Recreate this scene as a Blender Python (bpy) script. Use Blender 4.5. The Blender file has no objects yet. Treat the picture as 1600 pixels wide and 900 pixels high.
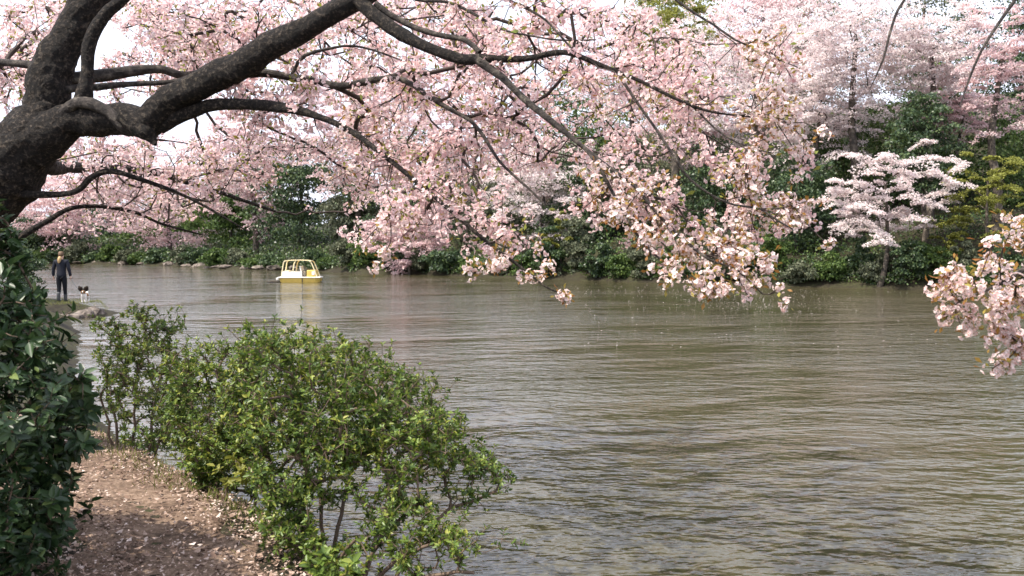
import bpy, bmesh, math, random
import numpy as np
from mathutils import Vector, Matrix, noise as mnoise

R = math.radians
rng = np.random.default_rng(11)
random.seed(5)
SC = bpy.context.scene
COL = SC.collection

# ------------------------------------------------------------------ camera, sky, sun, exposure
F = 1386.0                       # focal length in pixels of the 1600 x 900 photograph
EYE = np.array([0.0, 0.0, 2.2])  # metres above the water
PITCH = math.atan(60.0 / F)
cam_d = bpy.data.cameras.new('camera')
cam_d.sensor_width = 36.0
cam_d.lens = 36.0 * F / 1600.0
cam_d.clip_start = 0.05
cam_d.clip_end = 2000.0
cam_d.dof.use_dof = True
cam_d.dof.focus_distance = 9.0
cam_d.dof.aperture_fstop = 4.5
cam = bpy.data.objects.new('camera', cam_d)
cam.location = EYE
cam.rotation_euler = (math.pi / 2 - PITCH, 0, 0)
COL.objects.link(cam)
SC.camera = cam

SUN_EL, SUN_AZ = R(58), R(-118)   # azimuth from +Y, negative = to the left
world = bpy.data.worlds.new('World')
SC.world = world
world.use_nodes = True
wn = world.node_tree
sky = wn.nodes.new('ShaderNodeTexSky')
sky.sky_type = 'NISHITA'
sky.sun_disc = False
sky.sun_elevation = SUN_EL
sky.sun_rotation = SUN_AZ
sky.air_density = 1.0
sky.dust_density = 6.0
sky.ozone_density = 1.0
# a thin bright veil of high cloud over the whole sky
wc = wn.nodes.new('ShaderNodeTexCoord')
wnz = wn.nodes.new('ShaderNodeTexNoise')
wnz.inputs['Scale'].default_value = 2.2
wnz.inputs['Detail'].default_value = 5.0
wn.links.new(wc.outputs['Generated'], wnz.inputs['Vector'])
wr = wn.nodes.new('ShaderNodeValToRGB')
wr.color_ramp.elements[0].position, wr.color_ramp.elements[0].color = 0.3, (0.62, 0.62, 0.62, 1)
wr.color_ramp.elements[1].position, wr.color_ramp.elements[1].color = 0.7, (0.92, 0.92, 0.92, 1)
wn.links.new(wnz.outputs['Fac'], wr.inputs[0])
wm = wn.nodes.new('ShaderNodeMixRGB')
wm.inputs[2].default_value = (6.7, 7.0, 8.2, 1)
wn.links.new(wr.outputs[0], wm.inputs[0])
wn.links.new(sky.outputs[0], wm.inputs[1])
wn.links.new(wm.outputs[0], wn.nodes['Background'].inputs[0])
wn.nodes['Background'].inputs[1].default_value = 0.15

sun_d = bpy.data.lights.new('sun', 'SUN')
sun_d.energy = 4.2
sun_d.angle = R(0.53)
sun_d.color = (1.0, 0.93, 0.82)
sun = bpy.data.objects.new('sun', sun_d)
sdir = Vector((math.sin(SUN_AZ) * math.cos(SUN_EL), math.cos(SUN_AZ) * math.cos(SUN_EL), math.sin(SUN_EL)))
sun.rotation_euler = sdir.to_track_quat('Z', 'Y').to_euler()
sun.location = sdir * 60
COL.objects.link(sun)

SC.view_settings.view_transform = 'Standard'
SC.view_settings.look = 'None'
SC.view_settings.gamma = 1.0
SC.view_settings.use_curve_mapping = False
SC.view_settings.exposure = 0.84
SC.cycles.max_bounces = 8
SC.cycles.transparent_max_bounces = 4
SC.cycles.transmission_bounces = 6
SC.cycles.caustics_reflective = False
SC.cycles.caustics_refractive = False


# ------------------------------------------------------------------ helpers
def at(px, py, Y):
    """World point seen at photograph pixel (px, py) at world distance Y."""
    sp, cp = math.sin(PITCH), math.cos(PITCH)
    u, v = (px - 800.0) / F, -(py - 450.0) / F
    d = np.array([u, cp + v * sp, -sp + v * cp])
    return EYE + d * (Y / d[1])


def norm(a):
    return a / np.maximum(np.linalg.norm(a, axis=-1, keepdims=True), 1e-9)


def poly_mesh(name, V, faces):
    me = bpy.data.meshes.new(name)
    me.from_pydata([tuple(v) for v in V], [], faces)
    me.update()
    return me


def quad_mesh(name, V, Q):
    """V (n,3) float, Q (m,4) int -> mesh, fast."""
    V = np.ascontiguousarray(V, dtype=np.float32)
    Q = np.ascontiguousarray(Q, dtype=np.int32)
    k = Q.shape[1]
    me = bpy.data.meshes.new(name)
    me.vertices.add(len(V))
    me.vertices.foreach_set('co', V.ravel())
    me.loops.add(Q.size)
    me.loops.foreach_set('vertex_index', Q.ravel())
    me.polygons.add(len(Q))
    me.polygons.foreach_set('loop_start', np.arange(0, Q.size, k, dtype=np.int32))
    me.update(calc_edges=True)
    me.validate()
    return me


def smooth(me):
    me.polygons.foreach_set('use_smooth', np.ones(len(me.polygons), dtype=bool))
    return me


def obj(name, me, mat=None, parent=None, kind=None):
    o = bpy.data.objects.new(name, me)
    if mat is not None and me is not None and len(me.materials) == 0:
        me.materials.append(mat)
    COL.objects.link(o)
    if parent is not None:
        o.parent = parent
    if kind:
        o['kind'] = kind
    return o


def tag(o, label, cat, group=None, kind=None):
    o['label'] = label
    o['category'] = cat
    if group:
        o['group'] = group
    if kind:
        o['kind'] = kind
    return o


def thing(name, loc, label, cat, group=None):
    o = bpy.data.objects.new(name, None)
    o.empty_display_size = 0.2
    o.location = loc
    COL.objects.link(o)
    return tag(o, label, cat, group)


def leaf_quads(P, A, B, fold=0.0, N=None):
    """Kites: base P, long axis A, half-width B; returns V, Q."""
    n = len(P)
    mid = P + A * 0.6
    if N is None:
        N = norm(np.cross(A, B))
    up = N * (np.linalg.norm(B, axis=1, keepdims=True) * fold)
    V = np.stack([P, mid + B + up, P + A, mid - B + up], axis=1).reshape(-1, 3)
    Q = np.arange(4 * n).reshape(n, 4)
    return V, Q


def rand_dirs(n):
    return norm(rng.normal(size=(n, 3)))


def perp(A):
    return norm(np.cross(A, rand_dirs(len(A))))


# ------------------------------------------------------------------ materials
MATS = {}


def nodes_of(name):
    m = bpy.data.materials.new(name)
    m.use_nodes = True
    nt = m.node_tree
    nt.nodes.clear()
    out = nt.nodes.new('ShaderNodeOutputMaterial')
    return m, nt, out


def ramp(nt, stops, fac):
    r = nt.nodes.new('ShaderNodeValToRGB')
    e = r.color_ramp.elements
    while len(e) < len(stops):
        e.new(0.5)
    for el, (p, c) in zip(e, stops):
        el.position = p
        el.color = (c[0], c[1], c[2], 1)
    nt.links.new(fac, r.inputs[0])
    return r.outputs[0]


def noise_fac(nt, scale, detail=2.0, rough=0.5, coord='pos', stretch=None):
    t = nt.nodes.new('ShaderNodeTexNoise')
    t.inputs['Scale'].default_value = scale
    t.inputs['Detail'].default_value = detail
    t.inputs['Roughness'].default_value = rough
    if coord == 'pos':
        g = nt.nodes.new('ShaderNodeNewGeometry')
        src = g.outputs['Position']
    else:
        g = nt.nodes.new('ShaderNodeTexCoord')
        src = g.outputs['Object']
    if stretch is not None:
        mp = nt.nodes.new('ShaderNodeMapping')
        mp.inputs['Scale'].default_value = stretch
        nt.links.new(src, mp.inputs['Vector'])
        src = mp.outputs[0]
    nt.links.new(src, t.inputs['Vector'])
    return t.outputs['Fac']


def math_node(nt, op, a, b=None, c=None):
    n = nt.nodes.new('ShaderNodeMath')
    n.operation = op
    for i, v in enumerate((a, b, c)):
        if v is None:
            continue
        if isinstance(v, (int, float)):
            n.inputs[i].default_value = v
        else:
            nt.links.new(v, n.inputs[i])
    return n.outputs[0]


def foliage_mat(name, stops, trans=0.35, rough=0.55, spec=0.3, patch=0.9, patch_amt=0.35, tcol=None):
    """Leaf/petal material: colour differs leaf by leaf and clump by clump; some light passes through."""
    m, nt, out = nodes_of(name)
    g = nt.nodes.new('ShaderNodeNewGeometry')
    nf = noise_fac(nt, patch, 2.0)
    a = math_node(nt, 'MULTIPLY_ADD', nf, patch_amt * 2.0, -patch_amt)
    f = math_node(nt, 'ADD', g.outputs['Random Per Island'], a)
    col = ramp(nt, stops, f)
    p = nt.nodes.new('ShaderNodeBsdfPrincipled')
    p.inputs['Roughness'].default_value = rough
    p.inputs['Specular IOR Level'].default_value = spec
    nt.links.new(col, p.inputs['Base Color'])
    t = nt.nodes.new('ShaderNodeBsdfTranslucent')
    if tcol is None:
        nt.links.new(col, t.inputs['Color'])
    else:
        mx = nt.nodes.new('ShaderNodeMixRGB')
        mx.blend_type = 'MULTIPLY'
        mx.inputs[0].default_value = 1.0
        mx.inputs[2].default_value = (*tcol, 1)
        nt.links.new(col, mx.inputs[1])
        nt.links.new(mx.outputs[0], t.inputs['Color'])
    mix = nt.nodes.new('ShaderNodeMixShader')
    mix.inputs[0].default_value = trans
    nt.links.new(p.outputs[0], mix.inputs[1])
    nt.links.new(t.outputs[0], mix.inputs[2])
    nt.links.new(mix.outputs[0], out.inputs[0])
    MATS[name] = m
    return m


def plain_mat(name, col, rough=0.5, spec=0.5, vary=0.15, scale=8.0, bump=0.0):
    m, nt, out = nodes_of(name)
    p = nt.nodes.new('ShaderNodeBsdfPrincipled')
    c = np.array(col)
    nf = noise_fac(nt, scale, 4.0, 0.6, coord='obj')
    cc = ramp(nt, [(0.25, c * (1 - vary)), (0.75, np.minimum(c * (1 + vary), 0.95))], nf)
    nt.links.new(cc, p.inputs['Base Color'])
    p.inputs['Roughness'].default_value = rough
    p.inputs['Specular IOR Level'].default_value = spec
    if bump:
        b = nt.nodes.new('ShaderNodeBump')
        b.inputs['Strength'].default_value = bump
        b.inputs['Distance'].default_value = 0.02
        nt.links.new(nf, b.inputs['Height'])
        nt.links.new(b.outputs[0], p.inputs['Normal'])
    nt.links.new(p.outputs[0], out.inputs[0])
    MATS[name] = m
    return m


def bark_mat(name, dark, mid, light, lichen=None, scale=9.0, bump=0.9):
    m, nt, out = nodes_of(name)
    p = nt.nodes.new('ShaderNodeBsdfPrincipled')
    n1 = noise_fac(nt, scale, 6.0, 0.68)
    c1 = ramp(nt, [(0.42, dark), (0.54, mid), (0.66, light)], n1)
    n2 = noise_fac(nt, scale * 0.28, 5.0, 0.7)
    li = ramp(nt, [(0.57, (0, 0, 0)), (0.66, (1, 1, 1))], math_node(nt, 'ADD', math_node(nt, 'MULTIPLY', n2, 0.7), math_node(nt, 'MULTIPLY', n1, 0.3)))
    mx = nt.nodes.new('ShaderNodeMixRGB')
    nt.links.new(li, mx.inputs[0])
    nt.links.new(c1, mx.inputs[1])
    lc = lichen or light
    mx.inputs[2].default_value = (*lc, 1)
    nt.links.new(mx.outputs[0], p.inputs['Base Color'])
    p.inputs['Roughness'].default_value = 0.8
    p.inputs['Specular IOR Level'].default_value = 0.3
    n3 = noise_fac(nt, scale * 5, 5.0, 0.7)
    h = math_node(nt, 'ADD', n1, math_node(nt, 'MULTIPLY', n3, 0.45))
    b = nt.nodes.new('ShaderNodeBump')
    b.inputs['Strength'].default_value = bump
    b.inputs['Distance'].default_value = 0.06
    nt.links.new(h, b.inputs['Height'])
    nt.links.new(b.outputs[0], p.inputs['Normal'])
    nt.links.new(p.outputs[0], out.inputs[0])
    MATS[name] = m
    return m


PINK = [(0.0, (0.72, 0.44, 0.44)), (0.4, (0.83, 0.62, 0.61)), (1.0, (0.91, 0.79, 0.77))]
M_petal = foliage_mat('petal_pink', PINK, trans=0.45, rough=0.6, spec=0.2, patch=1.3, patch_amt=0.3)
M_petal_orange = foliage_mat('petal_warm', [(0.0, (0.80, 0.54, 0.50)), (0.5, (0.88, 0.72, 0.69)), (1.0, (0.92, 0.83, 0.81))], trans=0.45, rough=0.6, spec=0.2)
M_petal_far_pink = foliage_mat('petal_far_pink', [(0.0, (0.60, 0.40, 0.41)), (0.5, (0.74, 0.57, 0.57)), (1.0, (0.82, 0.71, 0.70))], trans=0.5, rough=0.8, spec=0.05, patch=0.35, patch_amt=0.3)
M_petal_far_white = foliage_mat('petal_far_white', [(0.0, (0.66, 0.54, 0.54)), (0.5, (0.80, 0.71, 0.70)), (1.0, (0.88, 0.83, 0.81))], trans=0.5, rough=0.8, spec=0.05, patch=0.35, patch_amt=0.3)
M_bronze = foliage_mat('young_leaf_bronze', [(0.0, (0.26, 0.10, 0.03)), (0.5, (0.36, 0.20, 0.05)), (1.0, (0.34, 0.31, 0.07))], trans=0.45, rough=0.45, patch=2.0, patch_amt=0.4)
M_young = foliage_mat('young_leaf_olive', [(0.0, (0.20, 0.12, 0.03)), (0.35, (0.24, 0.22, 0.04)), (1.0, (0.26, 0.32, 0.07))], trans=0.45, rough=0.45, patch=1.2, patch_amt=0.5)
M_ever = foliage_mat('leaf_evergreen', [(0.0, (0.022, 0.042, 0.020)), (0.5, (0.048, 0.085, 0.036)), (1.0, (0.11, 0.155, 0.055))], trans=0.2, rough=0.4, spec=0.4, patch=0.5, patch_amt=0.35)
M_grey = foliage_mat('leaf_greygreen', [(0.0, (0.05, 0.065, 0.04)), (0.5, (0.10, 0.115, 0.065)), (1.0, (0.17, 0.18, 0.11))], trans=0.25, rough=0.6, patch=0.5)
M_green = foliage_mat('leaf_midgreen', [(0.0, (0.03, 0.06, 0.015)), (0.5, (0.07, 0.12, 0.03)), (1.0, (0.14, 0.20, 0.05))], trans=0.3, rough=0.5, patch=0.5)
M_lime = foliage_mat('leaf_yellowgreen', [(0.0, (0.12, 0.13, 0.025)), (0.5, (0.22, 0.23, 0.04)), (1.0, (0.33, 0.34, 0.08))], trans=0.4, rough=0.5, patch=0.6)
M_azalea = foliage_mat('leaf_azalea', [(0.0, (0.037, 0.072, 0.014)), (0.45, (0.095, 0.155, 0.027)), (0.8, (0.185, 0.255, 0.042)), (1.0, (0.33, 0.34, 0.06))], trans=0.35, rough=0.4, spec=0.45, patch=2.4, patch_amt=0.4)
M_camellia = foliage_mat('leaf_camellia', [(0.0, (0.014, 0.032, 0.013)), (0.6, (0.032, 0.064, 0.022)), (0.93, (0.06, 0.105, 0.034)), (1.0, (0.13, 0.17, 0.05))], trans=0.18, rough=0.4, spec=0.38, patch=3.0, patch_amt=0.25)
M_grass = foliage_mat('grass_blade', [(0.0, (0.07, 0.08, 0.02)), (0.5, (0.14, 0.17, 0.035)), (1.0, (0.30, 0.27, 0.10))], trans=0.35)
M_litter = foliage_mat('dead_leaf', [(0.0, (0.09, 0.055, 0.04)), (0.45, (0.23, 0.15, 0.11)), (0.8, (0.40, 0.29, 0.23)), (1.0, (0.66, 0.55, 0.50))], trans=0.1, rough=0.7, patch=3.0, patch_amt=0.3)
M_float = foliage_mat('floating_petal', [(0.0, (0.75, 0.62, 0.60)), (1.0, (0.90, 0.84, 0.83))], trans=0.2)
M_bark = bark_mat('bark_cherry', (0.007, 0.005, 0.004), (0.026, 0.019, 0.014), (0.14, 0.11, 0.085), lichen=(0.13, 0.105, 0.075), scale=36.0, bump=1.0)
M_twig = plain_mat('bark_twig', (0.045, 0.032, 0.026), 0.8, 0.3, 0.4, 6.0)
M_limb = bark_mat('bark_limb', (0.022, 0.018, 0.016), (0.055, 0.045, 0.038), (0.13, 0.11, 0.09), lichen=(0.20, 0.18, 0.14), scale=16.0, bump=0.7)
M_farbark = bark_mat('bark_far', (0.03, 0.025, 0.02), (0.08, 0.065, 0.05), (0.17, 0.14, 0.11), scale=4.0, bump=0.6)
M_shrubwood = plain_mat('wood_shrub', (0.12, 0.085, 0.06), 0.8, 0.3, 0.35, 12.0)
M_rock = bark_mat('rock', (0.05, 0.042, 0.035), (0.15, 0.12, 0.10), (0.28, 0.24, 0.20), lichen=(0.12, 0.13, 0.07), scale=3.0, bump=1.0)


def water_material():
    m, nt, out = nodes_of('pond_water')
    p = nt.nodes.new('ShaderNodeBsdfPrincipled')
    n0 = noise_fac(nt, 0.08, 3.0, 0.5)
    col = ramp(nt, [(0.3, (0.052, 0.047, 0.022)), (0.7, (0.066, 0.057, 0.032))], n0)
    nt.links.new(col, p.inputs['Base Color'])
    p.inputs['Roughness'].default_value = 0.06
    p.inputs['IOR'].default_value = 1.42
    def wave(sx, sy, rot, detail=2.0):
        t = nt.nodes.new('ShaderNodeTexNoise')
        t.inputs['Scale'].default_value = 1.0
        t.inputs['Detail'].default_value = detail
        g = nt.nodes.new('ShaderNodeNewGeometry')
        mp = nt.nodes.new('ShaderNodeMapping')
        mp.vector_type = 'TEXTURE'
        mp.inputs['Scale'].default_value = (1 / sx, 1 / sy, 1)
        mp.inputs['Rotation'].default_value = (0, 0, R(rot))
        nt.links.new(g.outputs['Position'], mp.inputs['Vector'])
        nt.links.new(mp.outputs[0], t.inputs['Vector'])
        return t.outputs['Fac']
    gust = wave(0.11, 0.2, 10)
    gr = nt.nodes.new('ShaderNodeMapRange')
    gr.inputs['From Min'].default_value = 0.36
    gr.inputs['From Max'].default_value = 0.64
    gr.inputs['To Min'].default_value = 0.22
    gr.inputs['To Max'].default_value = 1.35
    nt.links.new(gust, gr.inputs['Value'])
    gf = gr.outputs[0]
    h = math_node(nt, 'MULTIPLY', wave(0.5, 1.15, 14, 1.0), 0.075)
    for sx, sy, rot, amp in ((1.4, 3.0, -9, 0.064), (3.2, 6.6, 12, 0.038), (5.5, 10.0, -20, 0.020), (12.0, 19.0, 5, 0.006)):
        h = math_node(nt, 'ADD', h, math_node(nt, 'MULTIPLY', math_node(nt, 'MULTIPLY', wave(sx, sy, rot), amp), gf))
    bp = nt.nodes.new('ShaderNodeBump')
    bp.inputs['Strength'].default_value = 1.0
    bp.inputs['Distance'].default_value = 1.0
    nt.links.new(h, bp.inputs['Height'])
    nt.links.new(bp.outputs[0], p.inputs['Normal'])
    nt.links.new(p.outputs[0], out.inputs[0])
    return m


def ground_material(name, stops, scale, bump, fine=(0.5, 0.5, 0.5)):
    m, nt, out = nodes_of(name)
    p = nt.nodes.new('ShaderNodeBsdfPrincipled')
    n1 = noise_fac(nt, scale, 6.0, 0.7)
    n2 = noise_fac(nt, scale * 9, 4.0, 0.7)
    f = math_node(nt, 'MULTIPLY_ADD', n2, 0.5, math_node(nt, 'MULTIPLY', n1, 0.5))
    col = ramp(nt, stops, f)
    nt.links.new(col, p.inputs['Base Color'])
    p.inputs['Roughness'].default_value = 0.9
    p.inputs['Specular IOR Level'].default_value = 0.2
    b = nt.nodes.new('ShaderNodeBump')
    b.inputs['Strength'].default_value = bump
    b.inputs['Distance'].default_value = 0.04
    nt.links.new(f, b.inputs['Height'])
    nt.links.new(b.outputs[0], p.inputs['Normal'])
    nt.links.new(p.outputs[0], out.inputs[0])
    return m


M_water = water_material()
M_ground = ground_material('bank_soil', [(0.38, (0.012, 0.010, 0.007)), (0.5, (0.032, 0.027, 0.016)), (0.58, (0.038, 0.042, 0.016)), (0.66, (0.065, 0.052, 0.035))], 0.8, 0.8)
M_path = ground_material('path_earth', [(0.38, (0.065, 0.043, 0.030)), (0.5, (0.15, 0.102, 0.072)), (0.62, (0.27, 0.195, 0.145))], 2.2, 0.7)

# ------------------------------------------------------------------ pond outline, ground, water, path
def shore_pt(px, py):
    Y = EYE[2] * F / (py - 390.0)
    return ((px - 800.0) / F * Y, Y)


FAR_SHORE = [shore_pt(*p) for p in [(-200, 411.3), (60, 412), (160, 413), (250, 414.5), (340, 419), (450, 422.5), (560, 427.5), (640, 428.5), (700, 431), (780, 433.5), (850, 436.5), (920, 438),
                                    (1000, 441), (1100, 444), (1200, 447), (1300, 449), (1400, 452), (1500, 453), (1600, 456), (1750, 459), (1950, 463)]]
NEAR_SHORE = [(45, 32), (30, 9), (10, 3.2), (3, 2.6), (0.7, 2.9), (-0.05, 3.9), (-0.6, 5.0), (-1.3, 6.2), (-2.55, 7.6), (-3.9, 9.2), (-5.4, 11.5),
              (-7.4, 14.8), (-10.9, 22), (-13.3, 26.4), (-14.7, 27.9), (-13.75, 28.5), (-13.3, 29.3), (-13.7, 30.8), (-16, 32), (-20.5, 35), (-28, 42), (-42, 62), (-72, 110), (-112, 141)]
POND = np.array(FAR_SHORE + NEAR_SHORE)


def sdist(xy):
    """Signed distance to the pond outline, positive on land."""
    A = POND
    B = np.roll(POND, -1, axis=0)
    d = np.full(len(xy), 1e9)
    inside = np.zeros(len(xy), bool)
    for a, b in zip(A, B):
        ab = b - a
        t = np.clip(((xy - a) @ ab) / (ab @ ab), 0, 1)
        d = np.minimum(d, np.linalg.norm(xy - (a + t[:, None] * ab), axis=1))
        c = (a[1] > xy[:, 1]) != (b[1] > xy[:, 1])
        with np.errstate(divide='ignore', invalid='ignore'):
            xi = (b[0] - a[0]) * (xy[:, 1] - a[1]) / (b[1] - a[1]) + a[0]
        inside ^= c & (xy[:, 0] < xi)
    return np.where(inside, -d, d)


def sstep(x, a, b):
    t = np.clip((x - a) / (b - a), 0, 1)
    return t * t * (3 - 2 * t)


def wob(xy, s, k=0.0):
    x, y = xy[:, 0] * s + k, xy[:, 1] * s + k * 1.7
    return (np.sin(x * 1.3 + 1.7 * np.sin(y * 0.9)) + np.sin(y * 1.7 + 1.3 * np.sin(x * 1.1 + 2)) + np.sin((x + y) * 2.3 + 0.5)) / 3


def ground_z(xy):
    xy = np.asarray(xy, float).reshape(-1, 2)
    d = sdist(xy) + 0.12 * wob(xy, 1.6)
    far = sstep(xy[:, 1], 33, 44)
    right = sstep(xy[:, 0], -40, 5)
    near = np.where(d > 0, 0.50 * sstep(d, 0, 0.65) + 0.06 * sstep(d, 0.6, 2.5), -1.2 * sstep(-d, 0, 2.0))
    prom = np.exp(-((xy[:, 0] + 15.0) ** 2 + (xy[:, 1] - 29.6) ** 2) / 3.0)
    near = near - np.where(d > 0, 0.10 * prom, 0)
    fz = np.where(d > 0, 0.75 * sstep(d, 0, 0.5) + np.clip(d - 1, 0, 45) * (0.14 + 0.24 * right) + 0.4 * wob(xy, 0.3) * sstep(d, 1, 6), near)
    z = near * (1 - far) + fz * far
    return z + np.where(d > 0.2, 0.022 * wob(xy, 3.1, 1.0) + 0.012 * wob(xy, 8.0, 2.0), 0)


def gz(x, y):
    return float(ground_z([(x, y)])[0])


def axis_pts(lo, hi, fine_lo, fine_hi, fine, grow=1.12, mx=6.0):
    pts = list(np.arange(fine_lo, fine_hi + fine / 2, fine))
    s, v = fine, fine_hi
    while v < hi:
        s = min(s * grow, mx)
        v += s
        pts.append(v)
    s, v, left = fine, fine_lo, []
    while v > lo:
        s = min(s * grow, mx)
        v -= s
        left.append(v)
    return np.array(left[::-1] + pts)


def grid_mesh(name, xs, ys, zf):
    X, Y = np.meshgrid(xs, ys)
    xy = np.stack([X.ravel(), Y.ravel()], 1)
    V = np.column_stack([xy, zf(xy)])
    nx, ny = len(xs), len(ys)
    i = np.arange((ny - 1) * nx).reshape(ny - 1, nx)[:, :-1].ravel()
    Q = np.stack([i, i + 1, i + nx + 1, i + nx], 1)
    return smooth(quad_mesh(name, V, Q))


xs = axis_pts(-420, 420, -6.5, 1.5, 0.10, mx=9.0)
ys = axis_pts(-60, 700, 2.5, 11.0, 0.10, grow=1.07, mx=12.0)
ground = obj('ground', grid_mesh('ground', xs, ys, ground_z), M_ground, kind='structure')
ground['label'] = 'earthy pond bank and wooded slope around the water'

wx = np.array([-400.0, 400.0])
water = obj('pond_water', quad_mesh('pond_water', np.array([[-300, -40, 0], [300, -40, 0], [300, 400, 0], [-300, 400, 0]], float), np.array([[0, 1, 2, 3]])), M_water, kind='structure')
water['label'] = 'rippled olive brown pond water reflecting sky and blossom'

# the earth path: a draped sheet whose edges sink into the bank
PATH = np.array([(-0.6, -1.5), (-1.0, 1.0), (-1.45, 3.0), (-1.75, 4.4), (-2.4, 5.8), (-3.45, 7.2), (-5.2, 8.6), (-7.6, 10.5), (-10.5, 14.5)])


def path_sheet():
    t = np.linspace(0, 1, 170)
    k = np.linspace(0, 1, len(PATH))
    cx, cy = np.interp(t, k, PATH[:, 0]), np.interp(t, k, PATH[:, 1])
    for _ in range(10):
        cx[1:-1] = (cx[:-2] + cx[1:-1] * 2 + cx[2:]) / 4
        cy[1:-1] = (cy[:-2] + cy[1:-1] * 2 + cy[2:]) / 4
    T = norm(np.stack([np.gradient(cx), np.gradient(cy)], 1))
    Nn = np.stack([-T[:, 1], T[:, 0]], 1)
    m = 25
    s = np.linspace(-1, 1, m)
    V = []
    for i in range(len(t)):
        hw = 0.55 + 0.08 * math.sin(i * 0.31) + 0.05 * math.sin(i * 0.83)
        V.append(np.stack([cx[i] + Nn[i, 0] * s * hw, cy[i] + Nn[i, 1] * s * hw], 1))
    V = np.concatenate(V)
    z = ground_z(V)
    e = np.tile(np.abs(s), len(t))
    z = z + 0.022 - 0.07 * sstep(e, 0.72, 1.0) - 0.02 * (1 - sstep(e, 0, 0.5))
    i = np.arange((len(t) - 1) * m).reshape(len(t) - 1, m)[:, :-1].ravel()
    return smooth(quad_mesh('path', np.column_stack([V, z]), np.stack([i, i + 1, i + m + 1, i + m], 1)))


path = obj('path', path_sheet(), M_path, kind='structure')
path['label'] = 'narrow bare earth footpath along the pond'


# ------------------------------------------------------------------ branching wood
def tube(V, Q, P, Rad, sides, rough=0.0, seed=0.0, cap=True):
    """Append a tube along points P with radii Rad to lists V, Q (numpy blocks)."""
    P = np.asarray(P, float)
    n = len(P)
    T = norm(np.gradient(P, axis=0))
    a = np.array([0.31, 0.17, 0.93]) if abs(T[0][2]) < 0.8 else np.array([0.95, 0.2, 0.1])
    U = np.zeros_like(P)
    u = a - T[0] * (a @ T[0])
    for i in range(n):
        u = u - T[i] * (u @ T[i])
        u /= max(np.linalg.norm(u), 1e-9)
        U[i] = u
    W = np.cross(T, U)
    th = np.linspace(0, 2 * math.pi, sides, endpoint=False)
    rad = np.asarray(Rad, float)[:, None] * np.ones(sides)
    if rough:
        ring = P[:, None, :] + (U[:, None, :] * np.cos(th)[None, :, None] + W[:, None, :] * np.sin(th)[None, :, None]) * rad[..., None]
        f = np.zeros((n, sides))
        for i in range(n):
            for j in range(sides):
                q = Vector(ring[i, j]) + Vector((seed, seed, seed))
                f[i, j] = mnoise.noise(q * 4.0) * 0.9 + mnoise.noise(q * 11.0) * 0.6 + (0.5 - abs(mnoise.noise(q * 21.0))) * 0.45 + mnoise.noise(q * 47.0) * 0.25
        rad = rad * (1 + rough * f)
    ring = P[:, None, :] + (U[:, None, :] * np.cos(th)[None, :, None] + W[:, None, :] * np.sin(th)[None, :, None]) * rad[..., None]
    base = sum(len(v) for v in V)
    V.append(ring.reshape(-1, 3))
    i = np.arange(n - 1)[:, None] * sides
    j = np.arange(sides)[None, :]
    jn = (j + 1) % sides
    Q.append((base + np.stack([i + j, i + jn, i + sides + jn, i + sides + j], -1)).reshape(-1, 4))


def join(name, V, Q):
    return smooth(quad_mesh(name, np.concatenate(V), np.concatenate(Q)))


def resample(P, Rad, step):
    P = np.asarray(P, float)
    # Catmull-Rom through the points
    pts, rads = [], []
    n = len(P)
    for i in range(n - 1):
        p0, p1, p2, p3 = P[max(i - 1, 0)], P[i], P[i + 1], P[min(i + 2, n - 1)]
        m = max(2, int(np.linalg.norm(p2 - p1) / step))
        for t in np.linspace(0, 1, m, endpoint=False):
            pts.append(0.5 * ((2 * p1) + (-p0 + p2) * t + (2 * p0 - 5 * p1 + 4 * p2 - p3) * t * t + (-p0 + 3 * p1 - 3 * p2 + p3) * t ** 3))
            rads.append(Rad[i] * (1 - t) + Rad[i + 1] * t)
    pts.append(P[-1])
    rads.append(Rad[-1])
    return np.array(pts), np.array(rads)


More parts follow.
